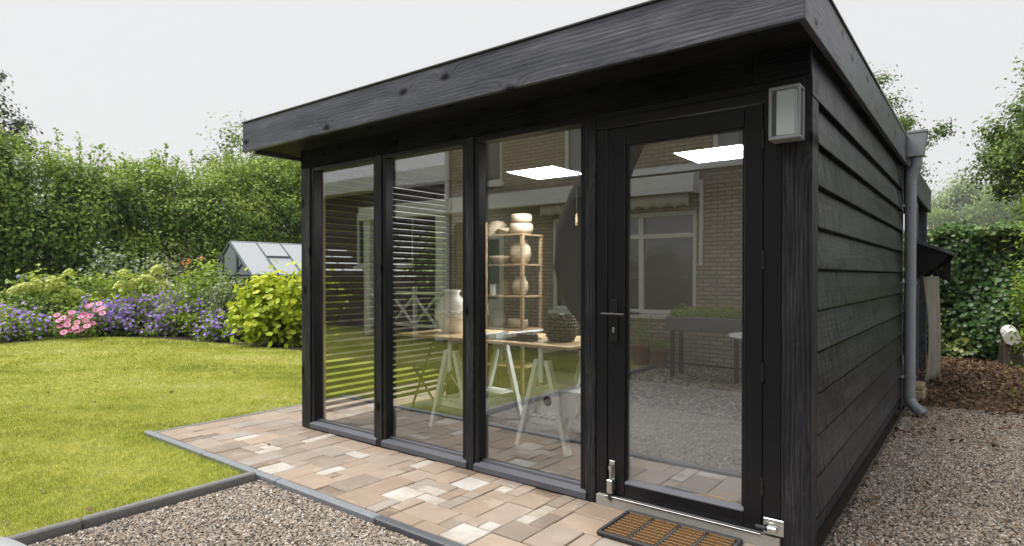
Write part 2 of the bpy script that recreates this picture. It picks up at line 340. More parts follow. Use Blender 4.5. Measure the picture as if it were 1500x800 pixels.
def axes(o, x, y):
    x, y = Vector(x).normalized(), Vector(y).normalized(); z = x.cross(y); m = Matrix.Identity(4)
    for i, c in enumerate((x, y, z)): m[0][i], m[1][i], m[2][i] = c
    m.translation = Vector(o); return m
def board(name, L, Wd, T, o, x, y, mat, parent, c=.003):
    """plank: length along local x, width along local y, thickness along local z"""
    return B().box(0, L, 0, Wd, 0, T, c).build(name, mat, parent, axes(o, x, y))
XA, YA, ZA = (1, 0, 0), (0, 1, 0), (0, 0, 1)
def copy_tree(o, parent=None):
    c = o.copy(); COL.objects.link(c); c.parent = parent
    if parent: c.matrix_parent_inverse = o.matrix_parent_inverse
    for ch in list(o.children): copy_tree(ch, c)
    return c
# ---- foliage
QUAD = (np.array([(-.5, 0, 0), (0, -.5, .12), (.5, 0, 0), (0, .5, .12)], float), [(0, 1, 2), (0, 2, 3)])
BLADE = (np.array([(0, -.5, 0), (0, .5, 0), (1, 0, 0)], float), [(0, 1, 2)])
def star(k, r, n=5, lift=.1):
    V = [(0, 0, 0)]; 
    for i in range(2*n): a = math.pi*i/n; q = 1 if i % 2 == 0 else r; V.append((k*q*math.cos(a), k*q*math.sin(a), lift*q))
    return np.array(V, float), [(0, i+1, (i+1) % (2*n)+1) for i in range(2*n)]
LOBED = star(.52, .74, 5, .10); FLOWER5 = star(.5, .6, 5, .15); DAISY = star(.5, .84, 11, .06)
def scatter(name, P, N, size, tmpl, mat, parent=None, tint=None, aspect=.62, rng=RNG, down=0.0, kind=None):
    P = np.asarray(P, float); n = len(P); N = np.asarray(N, float) + 1e-6; N = N/np.linalg.norm(N, axis=1)[:, None]
    r = rng.normal(size=(n, 3)); r[:, 2] -= down
    T = r - (r*N).sum(1)[:, None]*N; T /= np.linalg.norm(T, axis=1)[:, None]+1e-9; Bv = np.cross(N, T)
    tv, tf = tmpl; k = len(tv); size = np.broadcast_to(np.asarray(size, float), (n,))
    V = P[:, None, :] + size[:, None, None]*(T[:, None, :]*tv[None, :, 0:1] + Bv[:, None, :]*tv[None, :, 1:2]*aspect + N[:, None, :]*tv[None, :, 2:3])
    Fi = (np.arange(n)[:, None, None]*k + np.array(tf)[None]).reshape(-1)
    me = bpy.data.meshes.new(name); me.vertices.add(n*k); me.vertices.foreach_set('co', V.reshape(-1).astype(np.float32))
    nf = n*len(tf); me.loops.add(nf*3); me.loops.foreach_set('vertex_index', Fi.astype(np.int32))
    me.polygons.add(nf); me.polygons.foreach_set('loop_start', np.arange(0, nf*3, 3, dtype=np.int32))
    me.update(calc_edges=True)
    a = me.attributes.new('tint', 'FLOAT', 'POINT')
    tint = rng.random(n) if tint is None else np.asarray(tint)
    a.data.foreach_set('value', np.repeat(np.clip(tint, 0, 1), k).astype(np.float32))
    o = link(name, me, mat, parent)
    if kind: o['kind'] = kind
    return o
def clumps(center, radii, nc, rng, shell=.55, bottom=-.8):
    out = []
    while len(out) < nc:
        d = rng.normal(size=3); d /= np.linalg.norm(d)
        if d[2] < bottom: continue
        rr = shell + (1-shell)*rng.random()**.6
        out.append(np.array(center) + d*np.array(radii)*rr*(.82+.3*rng.random()))
    return np.array(out)
def leafcloud(cl, per, spread, rng, center, flat=.8):
    n = len(cl)*per; idx = np.repeat(np.arange(len(cl)), per)
    sc = (.7+.6*rng.random(len(cl)))[idx]
    off = rng.normal(size=(n, 3))*np.array([spread, spread, spread*flat])*sc[:, None]
    P = cl[idx]+off
    N = off/np.linalg.norm(off, axis=1)[:, None]*.6 + (P-np.array(center))/4.0 + rng.normal(size=(n, 3))*.5 + np.array([0, 0, .55])
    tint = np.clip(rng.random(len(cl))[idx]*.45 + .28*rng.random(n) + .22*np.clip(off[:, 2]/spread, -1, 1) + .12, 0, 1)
    return P, N, tint
def tree(name, label, base, h, center, radii, nc, per, lsize, mat, seed, spread=.35, tr=.12, cat='tree', group=None, tmpl=QUAD, shell=.55, flat=.8, bottom=-.8):
    rng = np.random.default_rng(seed)
    r = empty(name, base, label, cat, group)
    cl = clumps(center, radii, nc, rng, shell, bottom)
    P, N, ti = leafcloud(cl, per, spread, rng, center, flat)
    b = B(); bs = Vector(base); c = Vector(center); top = c + Vector((0, 0, radii[2]*.5))
    pts = [bs.lerp(top, q) + Vector((rng.normal()*.06*h*.3*q, rng.normal()*.06*h*.3*q, 0)) for q in np.linspace(0, 1, 7)]; pts[0] = bs
    b.tube(pts, [tr*(1-.8*q) for q in np.linspace(0, 1, 7)], 8)
    for q in cl[::max(1, len(cl)//26)]:
        q = Vector(q); a = pts[rng.integers(2, 6)]; mid = a.lerp(q, .5)+Vector((rng.normal()*.1, rng.normal()*.1, .12*(q-a).length))
        b.tube([a, mid, q], [tr*.32, tr*.2, tr*.06], 5, False)
    b.build('trunk', 'bark', r)
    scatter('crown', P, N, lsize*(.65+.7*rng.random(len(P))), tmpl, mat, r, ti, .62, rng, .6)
    return r
# ================================================================== THE GROUND
def sheet(name, poly, z, mat, kind='structure'):
    me = bpy.data.meshes.new(name); me.from_pydata([(x, y, z) for x, y in poly], [], [tuple(range(len(poly)))]); me.update()
    return tag(link(name, me, mat), kind=kind)
sheet('ground', [(-270, -270), (270, -270), (270, 270), (-270, 270)], -.06, 'soil')
LAWN = [(-15.2, -7.5), (-3.27, -7.5), (-3.27, -.985), (-5.03, -.985), (-5.03, 3.0), (-9.0, 3.2), (-10.5, 3.05), (-12.0, 2.8), (-13.4, 2.55), (-14.8, 2.0), (-15.3, 1.2), (-14.9, .2), (-15.2, -1.0)]
sheet('lawn', LAWN, -.012, 'lawn_soil')
sheet('gravel_path', [(-3.2, -5.8), (6, -5.8), (6, 4.75), (1.2, 4.8), (.5, 4.6), (0.0, 4.5), (0.0, -.98), (-3.2, -.98)], -.022, 'gravel_bed')
sheet('leaf_litter_ground', [(-1.2, 4.3), (.5, 4.45), (1.2, 4.6), (6, 4.6), (6, 13), (-1.2, 13)], -.016, 'litter')
sheet('flower_bed', [(-20, -6), (-15.0, -6), (-15.1, -1.0), (-14.8, .2), (-15.2, 1.2), (-14.7, 2.0), (-13.4, 2.5), (-12.0, 2.75), (-10.5, 3.0), (-9.0, 3.12), (-6.4, 3.4), (-6.4, 14), (-20, 14)], -.03, 'soil')
def inside(P, poly):
    x, y = P[:, 0], P[:, 1]; c = np.zeros(len(P), bool); n = len(poly)
    for i in range(n):
        (x1, y1), (x2, y2) = poly[i], poly[(i+1) % n]
        if y1 == y2: continue
        c ^= ((y1 > y) != (y2 > y)) & (x < (x2-x1)*(y-y1)/(y2-y1)+x1)
    return c
def grass():
    zones = [((-7.5, -3.27, -4.2, 3.3), 9000, .019, .0045, 1), ((-11, -7.5, -4.5, 3.3), 2400, .024, .010, 2), ((-15.4, -11, -4.5, 3.1), 1000, .028, .017, 3), ((-7.5, -3.27, -7.0, -4.2), 1200, .03, .009, 4)]
    Ps, Ns, Ss, Ws, Ts = [], [], [], [], []
    for (x0, x1, y0, y1), dens, hh, wd_, sd in zones:
        rng = np.random.default_rng(sd); n = int((x1-x0)*(y1-y0)*dens)
        P = np.c_[rng.uniform(x0, x1, n), rng.uniform(y0, y1, n), np.full(n, -.012)]
        P = P[inside(P, LAWN)]; n = len(P)
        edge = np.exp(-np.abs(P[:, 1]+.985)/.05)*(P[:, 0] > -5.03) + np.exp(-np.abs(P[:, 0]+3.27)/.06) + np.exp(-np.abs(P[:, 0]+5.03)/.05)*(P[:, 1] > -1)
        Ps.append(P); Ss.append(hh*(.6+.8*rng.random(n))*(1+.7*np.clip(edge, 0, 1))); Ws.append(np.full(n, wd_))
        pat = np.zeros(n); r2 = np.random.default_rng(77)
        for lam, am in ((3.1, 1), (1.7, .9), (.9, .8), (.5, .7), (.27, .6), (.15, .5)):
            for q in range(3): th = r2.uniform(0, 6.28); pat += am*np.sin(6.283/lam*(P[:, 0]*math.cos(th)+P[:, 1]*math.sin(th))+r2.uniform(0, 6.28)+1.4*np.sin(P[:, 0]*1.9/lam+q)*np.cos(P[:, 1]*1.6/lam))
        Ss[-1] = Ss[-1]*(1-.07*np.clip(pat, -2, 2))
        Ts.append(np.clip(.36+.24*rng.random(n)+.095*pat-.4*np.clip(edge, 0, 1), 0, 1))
    P = np.vstack(Ps); s = np.concatenate(Ss); w = np.concatenate(Ws); ti = np.concatenate(Ts); n = len(P); rng = np.random.default_rng(5)
    a = rng.uniform(0, 2*math.pi, n); lean = rng.normal(0, .75, n)
    T = np.c_[np.cos(a)*np.sin(lean), np.sin(a)*np.sin(lean), np.abs(np.cos(lean))]; S = np.c_[-np.sin(a+.6), np.cos(a+.6), np.zeros(n)]
    V = np.stack([P - S*w[:, None]/2, P + S*w[:, None]/2, P + T*s[:, None]], 1)
    me = bpy.data.meshes.new('lawn_grass'); me.vertices.add(3*n); me.vertices.foreach_set('co', V.reshape(-1).astype(np.float32))
    me.loops.add(3*n); me.loops.foreach_set('vertex_index', np.arange(3*n, dtype=np.int32)); me.polygons.add(n)
    me.polygons.foreach_set('loop_start', np.arange(0, 3*n, 3, dtype=np.int32)); me.update(calc_edges=True)
    me.attributes.new('tint', 'FLOAT', 'POINT').data.foreach_set('value', np.repeat(ti, 3).astype(np.float32))
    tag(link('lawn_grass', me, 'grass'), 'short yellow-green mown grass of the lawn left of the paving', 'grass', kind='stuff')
grass()
def pebbles(name, label, poly, dens, size, seed):
    o = sheet(name, poly, -.018, None, 'stuff'); tag(o, label, 'gravel')
    g = bpy.data.node_groups.new('pebble_scatter', 'GeometryNodeTree')
    g.interface.new_socket('Geometry', in_out='INPUT', socket_type='NodeSocketGeometry'); g.interface.new_socket('Geometry', in_out='OUTPUT', socket_type='NodeSocketGeometry')
    N = lambda t: g.nodes.new(t)
    gi, go = N('NodeGroupInput'), N('NodeGroupOutput'); dp = N('GeometryNodeDistributePointsOnFaces'); dp.inputs['Density'].default_value = dens; dp.inputs['Seed'].default_value = seed
    ico = N('GeometryNodeMeshIcoSphere'); ico.inputs['Radius'].default_value = 1.0; ico.inputs['Subdivisions'].default_value = 2
    sp = N('GeometryNodeSetPosition'); nz = N('ShaderNodeTexNoise'); nz.inputs['Scale'].default_value = 1.1
    sb = N('ShaderNodeVectorMath'); sb.operation = 'SUBTRACT'; sb.inputs[1].default_value = (.5, .5, .5); ml = N('ShaderNodeVectorMath'); ml.operation = 'SCALE'; ml.inputs[3].default_value = 1.5
    g.links.new(nz.outputs[1], sb.inputs[0]); g.links.new(sb.outputs[0], ml.inputs[0]); g.links.new(ico.outputs[0], sp.inputs['Geometry']); g.links.new(ml.outputs[0], sp.inputs['Offset'])
    sm = N('GeometryNodeSetMaterial'); sm.inputs['Material'].default_value = M['pebble']; g.links.new(sp.outputs[0], sm.inputs['Geometry'])
    rs = N('FunctionNodeRandomValue'); rs.data_type = 'FLOAT_VECTOR'; rs.inputs[0].default_value = (size*.55, size*.4, size*.22); rs.inputs[1].default_value = (size*1.25, size*.95, size*.55)
    rr = N('FunctionNodeRandomValue'); rr.data_type = 'FLOAT_VECTOR'; rr.inputs[0].default_value = (-.7, -.7, 0); rr.inputs[1].default_value = (.7, .7, 6.283); rr.inputs['Seed'].default_value = 3
    ip = N('GeometryNodeInstanceOnPoints')
    g.links.new(gi.outputs[0], dp.inputs['Mesh']); g.links.new(dp.outputs['Points'], ip.inputs['Points']); g.links.new(sm.outputs[0], ip.inputs['Instance'])
    g.links.new(rs.outputs[0], ip.inputs['Scale']); g.links.new(rr.outputs[0], ip.inputs['Rotation']); g.links.new(ip.outputs[0], go.inputs[0])
    md = o.modifiers.new('scatter', 'NODES'); md.node_group = g
pebbles('gravel', 'grey and beige gravel pebbles filling the bed in front of the paving', [(-3.17, -2.6), (-.9, -2.6), (-.9, -.985), (-3.17, -.985)], 9000, .0098, 1)
pebbles('gravel', 'loose gravel pebbles on the ground between camera and brick house', [(-3.17, -5.75), (.9, -5.75), (.9, -2.6), (-3.17, -2.6)], 1500, .017, 2)
pebbles('gravel', 'grey gravel pebbles beside the black clad side wall', [(.03, -1.2), (2.3, -1.2), (2.3, 4.9), (.9, 4.7), (.03, 4.5)], 7000, .0100, 3)
pebbles('gravel', 'gravel pebbles in front of the slatted rubber doormat', [(-.9, -2.6), (2.0, -2.6), (2.0, -1.2), (.03, -1.2), (.03, -.985), (-.9, -.985)], 4200, .0125, 4)
def litter():
    rng = np.random.default_rng(3); n = 15000
    P = np.c_[rng.uniform(-.3, 3.0, n), 4.4+5.2*rng.random(n)**.8, rng.uniform(0, .035, n)]
    m = 900; Q = np.c_[rng.uniform(.05, 2.4, m), rng.uniform(2.8, 4.9, m), np.full(m, .016)]; Q = Q[rng.random(m) < (Q[:, 1]-2.2)/4.0]
    K = 120; R = np.c_[.05+rng.random(K)**2*1.2, rng.uniform(-.6, 3.2, K), np.full(K, .018)]
    K = 40; L_ = np.c_[rng.uniform(-12, -3.4, K), rng.uniform(-2.5, 1.5, K), np.full(K, .006)]
    P = np.vstack([P, Q, R, L_]); n = len(P); N = rng.normal(size=(n, 3))*.45+np.array([0, 0, 1])
    scatter('leaf_litter', P, N, rng.uniform(.024, .06, n), (np.array([(-.5, 0, .06), (-.1, -.5, .16), (.5, 0, -.05), (-.1, .5, .12)], float), [(0, 1, 2), (0, 2, 3)]), 'leaf_dead', None, None, .7, rng)
    tag(bpy.data.objects['leaf_litter'], 'brown fallen leaves covering the ground before the ivy hedge', 'leaves', kind='stuff')
litter()
# ---- paving: clay and concrete blocks on a 10 cm grid
def paving():
    root = empty('paving', (-2.5, -.45, 0)); root['kind'] = 'structure'
    bx0, by0 = -4.955, -.892; G = .0988
    bed = B().box(-5.02, .0, -.905, 0.0, -.08, -.007).box(-5.02, -4.2, 0.0, 4.4, -.08, -.007); bed.build('joint_sand', 'joint_sand', root)
    NX, NY = 50, 54
    grid = np.zeros((NX, NY), int)
    for i in range(NX):
        for j in range(NY):
            if (j >= 9 and i >= 8): grid[i, j] = -1
    meshes = {}
    rnd = random.Random(21); cnt = [0]
    def put(i, j, w, d, mat):
        for a in range(i, i+w):
            for b in range(j, j+d): grid[a, b] = 1
        key = (w, d, mat)
        if key not in meshes:
            g = .0022; bb = B(); bb.add(*cbox_verts(-w*G/2+g, w*G/2-g, -d*G/2+g, d*G/2-g, -.06, 0, .004)); meshes[key] = bb.mesh('paver'); meshes[key].materials.append(M[mat])
        z = rnd.uniform(-.0035, .0035); tilt = (rnd.uniform(-.006, .006), rnd.uniform(-.006, .006))
        link('paver', meshes[key], None, root, Matrix.Translation((bx0+(i+w/2)*G, by0+(j+d/2)*G, z)) @ Matrix.Rotation(tilt[0], 4, 'X') @ Matrix.Rotation(tilt[1], 4, 'Y'))
    def ij(x, y): return int(round((x-bx0)/G)), int(round((y-by0)/G))
    for x, y, w, d, mat in [(-2.07, -.25, 2, 2, 'paver_pale'), (-2.28, -.66, 2, 2, 'paver_pale'), (-2.2, -.46, 2, 1, 'paver_pale'), (-2.075, -.555, 2, 2, 'paver_pale'), (-1.97, -.77, 3, 2, 'paver'), (-1.55, -.89, 2, 2, 'paver_pale'), (-1.76, -.55, 2, 3, 'paver'),
                            (-1.45, -.66, 1, 1, 'paver_pale'), (-1.36, -.45, 1, 1, 'paver_pale'), (-1.75, -.2, 1, 1, 'paver_pale'), (-3.36, -.89, 2, 2, 'paver_pale'), (-2.65, -.89, 2, 1, 'paver_dark'), (-2.9, -.69, 1, 1, 'paver_dark'), (-2.55, -.2, 1, 2, 'paver_pale'), (-2.05, -.89, 1, 1, 'paver_dark'), (-3.2, -.3, 2, 1, 'paver_pale'), (-1.05, -.7, 1, 1, 'paver_pale'), (-.95, -.89, 2, 1, 'paver_pale'), (-3.9, -.6, 1, 1, 'paver_pale'), (-4.3, -.55, 1, 2, 'paver_pale'), (-4.6, -.89, 1, 1, 'paver_dark')]:
        i, j = ij(x, y)
        if (grid[i:i+w, j:j+d] == 0).all(): put(i, j, w, d, mat)
    for j in range(NY):
        for i in range(NX):
            if grid[i, j] != 0: continue
            opts = [(3, 2), (2, 3), (2, 2), (2, 2), (3, 2), (2, 1), (1, 2), (1, 1)]; rnd.shuffle(opts); opts.sort(key=lambda q: -q[0]*q[1] + rnd.uniform(0, 4.2))
            for w, d in opts + [(1, 1)]:
                if i+w <= NX and j+d <= NY and (grid[i:i+w, j:j+d] == 0).all():
                    q = rnd.random(); put(i, j, w, d, 'paver_pale' if (q < .07 and w*d < 5) else ('paver_dark' if q > .95 and w*d < 5 else 'paver')); break
paving()
def kerbs():
    r = empty('paving_kerb', (-2.5, -.94, 0)); r['kind'] = 'structure'
    x = -5.06
    for L, m in ((1.05, 'slate_kerb'), (1.0, 'slate_kerb'), (1.0, 'slate_kerb'), (1.06, 'kerb_dark'), (1.0, 'kerb_dark'), (.45, 'kerb_dark')):
        B().box(x, x+L-.004, -.970, -.916, -.15, .012, .007).build('kerb_stone', m, r); x += L
    y = -.91
    while y < 4.0: B().box(-5.06, -5.012, y+.004, y+1.0, -.15, -.006, .005).build('kerb_stone', 'slate_kerb', r); y += 1.0
    r = empty('lawn_kerb', (-3.23, -2.5, 0)); r['kind'] = 'structure'
    y = -.98
    while y > -6.5: B().box(-3.262, -3.206, y-1.0+.004, y-.004, -.15, .03, .009).build('kerb_stone', 'concrete_kerb', r); y -= 1.0
kerbs()
# ================================================================== THE BLACK TIMBER STUDIO
ZS, ZT, OY, XL, XO, XFL = 2.433, 2.683, .3725, -4.19, .046, -4.505
YB = 4.05
S = empty('garden_studio', (-2.1, 2.0, 0), 'black stained timber garden studio with glazed front and flat overhanging roof', 'garden studio')
def studio():
    board('fascia_board', XO-XFL, ZT-ZS, .03, (XFL, -OY+.03, ZS), XA, ZA, 'black_wood', S)
    board('fascia_board', 3.98+OY-.003, ZT-ZS, .03, (XO-.03, -OY+.032, ZS), YA, ZA, 'black_wood', S)
    board('fascia_board', YB+OY, ZT-ZS, .03, (XFL+.03, YB+.1, ZS), (0, -1, 0), ZA, 'black_wood', S)
    board('fascia_board', XO-XFL-.07, ZT-ZS, .03, (XO-.035, YB+.07, ZS), (-1, 0, 0), ZA, 'black_wood', S)
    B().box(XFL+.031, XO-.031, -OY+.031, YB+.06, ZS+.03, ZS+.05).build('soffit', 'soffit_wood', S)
    B().box(XFL+.04, XO-.04, -OY+.04, YB+.06, ZS+.09, ZT+.004).build('roof', 'roof_felt', S)
    B().box(XFL-.01, XO+.01, -OY-.01, -OY+.05, ZT+.001, ZT+.013).build('roof_trim', 'edge_trim', S)
    B().box(XO-.05, XO+.01, -OY+.051, 1.9, ZT+.001, ZT+.013).build('roof_trim', 'edge_trim', S); B().box(XO-.05, XO+.01, 1.903, 3.98, ZT+.001, ZT+.018).build('roof_trim', 'aluminium', S)
    B().box(XFL-.01, XFL+.05, -OY+.051, 4.1, ZT+.001, ZT+.013).build('roof_trim', 'edge_trim', S)
    # header boards above the glazing
    xs = [XL+.002, -2.9, -1.7, -.27, -.003]
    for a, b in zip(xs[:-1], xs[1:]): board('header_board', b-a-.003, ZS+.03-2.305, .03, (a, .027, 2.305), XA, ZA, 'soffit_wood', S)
    # posts
    def post(x1, w, d, z0=0.0, z1=2.303, y0=0.0): return board('post', z1-z0, w, d, (x1, y0+d, z0), ZA, (-1, 0, 0), 'black_post', S)
    post(-4.06, .13, .13); post(-3.104, .066, .12); post(-2.14, .07, .12); post(-1.176, .069, .12)
    post(0.0, .135, .138, .0, 2.303)
    # windows
    for x0, x1 in ((-4.059, -3.171), (-3.103, -2.211), (-2.139, -1.246)):
        fw = .04; b = B()
        b.box(x0, x0+fw, .012, .09, .03, 2.302); b.box(x1-fw, x1, .012, .09, .03, 2.302)
        b.box(x0+fw, x1-fw, .0125, .09, 2.268, 2.302); b.box(x0+fw, x1-fw, .03, .09, .02, .075)
        w = b.build('window', 'black_joinery', S)
        g = B().box(x0+fw-.004, x1-fw+.004, .062, .070, .07, 2.27, .0005).build('pane', 'glass', w)
        s = B(); s.prism([(.06, .082), (-.014, .046), (-.014, .010), (.0, .006), (.06, .02)], x0+.01, x1+.012, 'x'); s.build('sill', 'sill_grey', w)
    # door frame and door
    fr = B(); fr.box(-1.175, -1.102, .008, .10, .065, 2.209); fr.box(-.221, -.136, .006, .10, .065, 2.209); fr.box(-1.175, -.136, .004, .10, 2.21, 2.268); fr.box(-1.175, -.136, .006, .10, 2.2685, 2.3045)
    fr.build('door_frame', 'black_joinery', S)
    th = B().box(-1.16, -.136, -.018, .11, .0, .064, .004).build('threshold', 'threshold_stone', S)
    B().box(-1.10, -.223, -.024, -.002, .0645, .070, .001).build('weather_strip', 'aluminium', th)
    d = B(); y0, y1 = .012, .068
    d.box(-1.098, -.988, y0, y1, .072, 2.203); d.box(-.318, -.225, y0, y1, .072, 2.203)
    d.box(-.988, -.318, y0+.0007, y1, .072, .150); d.box(-.988, -.318, y0+.0007, y1, 2.108, 2.2025)
    d = d.build('door', 'black_joinery', S)
    B().box(-.992, -.314, .038, .046, .145, 2.112, .0005).build('pane', 'glass', d)
    bd = B().prism([(.0375, .172), (.010, .152), (.010, .146), (.0375, .146)], -.987, -.319, 'x'); bd.build('glazing_bead', 'sill_grey', d)
    b = B(); b.box(-.987, -.975, .024, .0375, .172, 2.107, .001); b.box(-.331, -.319, .024, .0375, .172, 2.107, .001); b.box(-.975, -.331, .024, .0375, 2.095, 2.107, .001); b.build('glazing_bead', 'black_joinery', d)
    B().box(-1.078, -1.032, -.0, .0118, .965, 1.21, .003).build('lock_plate', 'black_metal', d)
    h = B().tube([(-1.056, .002, 1.128), (-1.056, -.05, 1.128)], .010, 12).tube([(-1.105, -.052, 1.128), (-.958, -.052, 1.128)], .0095, 12); h.build('handle', 'black_metal', d)
    B().box(-1.06, -1.047, -.006, .0, 1.02, 1.05, .002).build('cylinder_lock', 'aluminium', d)
    for z in (2.03, 1.43, .87, .30): B().tube([(-.223, .004, z-.045), (-.223, .004, z-.002)], .008, 8).tube([(-.223, .004, z+.002), (-.223, .004, z+.045)], .008, 8).build('hinge', 'black_metal', d)
    k = B(); k.box(-1.082, -1.048, .004, .0115, .10, .27, .001); k.tube([(-1.065, -.012, .075), (-1.065, -.012, .245)], .008, 10); k.box(-1.084, -1.046, -.03, .003, .085, .165, .004); k.tube([(-1.065, -.012, .22), (-1.065, -.012, .245)], .014, 10)
    k = k.build('foot_bolt', 'galvanised', d)
    B().tube([(-1.065, -.014, .05), (-1.065, -.014, .085)], .015, 10).build('rubber_foot', 'rubber', k)
    p = B(); p.box(-.215, -.118, -.010, -.0005, .072, .152, .003); p.tube([(-.205, -.014, .115), (-.19, -.03, .135), (-.165, -.036, .142), (-.14, -.03, .135), (-.128, -.014, .118)], .004, 6); p.box(-.195, -.145, -.034, -.0095, .088, .118, .006)
    for sx, sz in ((-.206, .08), (-.127, .08), (-.206, .144), (-.127, .144)): p.tube([(sx, -.0095, sz), (sx, -.0125, sz)], .004, 8)
    p = p.build('door_catch', 'galvanised', S)
    B().tube([(-.245, -.022, .103), (-.196, -.022, .103)], .012, 10).build('rubber_stop', 'rubber', p)
    # right wall: feather-edge boards
    wd_ = B().box(-.075, -.066, .139, YB, .0, ZS+.03); wd_.build('side_wall', 'soffit_wood', S)
    zs = [.03]+[.14+.2055*i for i in range(11)]+[ZS+.03]
    rr = random.Random(4)
    for i, (a, b) in enumerate(zip(zs[:-1], zs[1:])):
        hh = b-a+.028 if i < len(zs)-2 else b-a
        tl = .034/hh; ys = .139 if i < len(zs)-2 else .002
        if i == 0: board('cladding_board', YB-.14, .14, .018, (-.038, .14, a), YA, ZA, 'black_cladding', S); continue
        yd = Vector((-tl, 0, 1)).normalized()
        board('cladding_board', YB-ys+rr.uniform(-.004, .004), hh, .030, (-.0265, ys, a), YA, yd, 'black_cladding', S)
    B().box(-.06, .0, YB+.0055, YB+.06, 0, ZS).build('post', 'black_wood', S)
    # left wall: slat screen near the front, boards behind
    sc = B(); sc.box(-4.15, -4.105, .131, .18, .0, ZS); sc.box(-4.15, -4.105, 1.80, 1.86, 0, ZS); sc.box(-4.13, -4.108, .86, .885, .08, 2.42); sc.box(-4.13, -4.108, .93, .955, .08, 2.42)
    sc = sc.build('slat_screen', 'slat_wood', S)
    me = None; z = .10; i = 0
    while z < 2.40:
        if me is None: o = B().prism([(.0, 0), (.0, .029), (.045, .010), (.045, -.019)], 0, 1.66, 'x').build('slat', 'slat_wood', sc, axes((-4.110, .15, z), YA, (-1, 0, 0))); me = o.data
        else: link('slat', me, None, sc, axes((-4.110, .15, z+rr.uniform(-.002, .002)), YA, (-1, 0, 0)))
        z += .0605
    B().box(-4.10, -4.06, .131, .165, .03, 2.40).build('corner_batten', 'pine', S)
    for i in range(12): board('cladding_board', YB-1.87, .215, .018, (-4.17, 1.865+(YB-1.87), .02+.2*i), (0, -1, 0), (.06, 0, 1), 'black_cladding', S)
    B().box(-4.15, -4.11, 1.87, YB, .0, ZS+.02).build('left_wall', 'interior_wall', S)
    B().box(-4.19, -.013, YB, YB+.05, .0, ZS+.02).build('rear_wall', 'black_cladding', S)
    B().box(-4.10, -.062, YB-.03, YB-.002, .0, ZS).build('wall_lining', 'interior_wall', S)
    B().box(-.10, -.076, .14, YB-.04, .0, ZS).build('wall_lining', 'interior_wall', S)
    B().box(-4.10, -.062, .10, YB-.03, ZS-.0, ZS+.028).build('ceiling', 'interior_ceiling', S)
    B().box(-4.10, -.062, .112, YB-.03, -.05, .004).build('floor', 'screed', S)
    # drainpipe on the side wall
    px, py = .072, 3.95
    dp = B(); dp.tube([(.118, py, 2.50), (.118, py, 2.43), (.108, py, 2.39), (.082, py, 2.345), (px, py, 2.29), (px, py, 2.2), (px, py, .17), (px+.004, py-.004, .13), (px+.03, py-.02, .085), (px+.12, py-.07, .012)], [.050, .050, .0515, .0515, .050, .050, .050, .051, .051, .051], 18)
    dp.tube([(.1135, py, 2.41), (.111, py, 2.40)], .0545, 18); dp.tube([(px, py, 2.26), (px, py, 2.235)], .0535, 18); dp.tube([(px, py, .22), (px, py, .165)], .0535, 18)
    dp = dp.build('drainpipe', 'pvc_grey', S)
    hp = B(); V = []
    for z, a, b, c_, d_ in ((2.505, .048, .178, py-.075, py+.075), (2.725, .048, .205, py-.085, py+.085)): V += [(a, c_, z), (b, c_, z), (b, d_, z), (a, d_, z)]
    hp.add(V, [(3, 2, 1, 0), (4, 5, 6, 7), (0, 1, 5, 4), (1, 2, 6, 5), (2, 3, 7, 6), (3, 0, 4, 7)]); hp.box(.0465, .213, py-.092, py+.092, 2.7255, 2.75, .003); hp.build('rain_hopper', 'pvc_grey', dp)
    for z in (2.03, 1.28, .36):
        B().tube([(px, py, z-.012), (px, py, z+.012)], .0555, 18).box(.0, .03, py-.075, py-.045, z-.012, z+.012).build('pipe_bracket', 'pvc_grey', dp)
    # rear porch
    board('fascia_board', 3.2, .28, .03, (.016, 4.11, 2.25), YA, ZA, 'black_wood', S)
    board('fascia_board', 4.3, .28, .03, (.04, 7.34, 2.25), (-1, 0, 0), ZA, 'black_wood', S)
    B().box(-4.2, .05, 4.115, 7.36, 2.531, 2.55).build('roof', 'aluminium', S)
    B().box(-4.2, .014, 4.12, 7.30, 2.40, 2.43).build('soffit', 'soffit_wood', S)
    for y in (5.72, 7.2): B().box(-.11, .0, y, y+.11, 0, 2.40).build('post', 'black_wood', S)
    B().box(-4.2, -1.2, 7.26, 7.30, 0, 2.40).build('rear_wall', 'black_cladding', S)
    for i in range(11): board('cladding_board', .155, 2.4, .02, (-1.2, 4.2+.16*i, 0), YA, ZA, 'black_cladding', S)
studio()
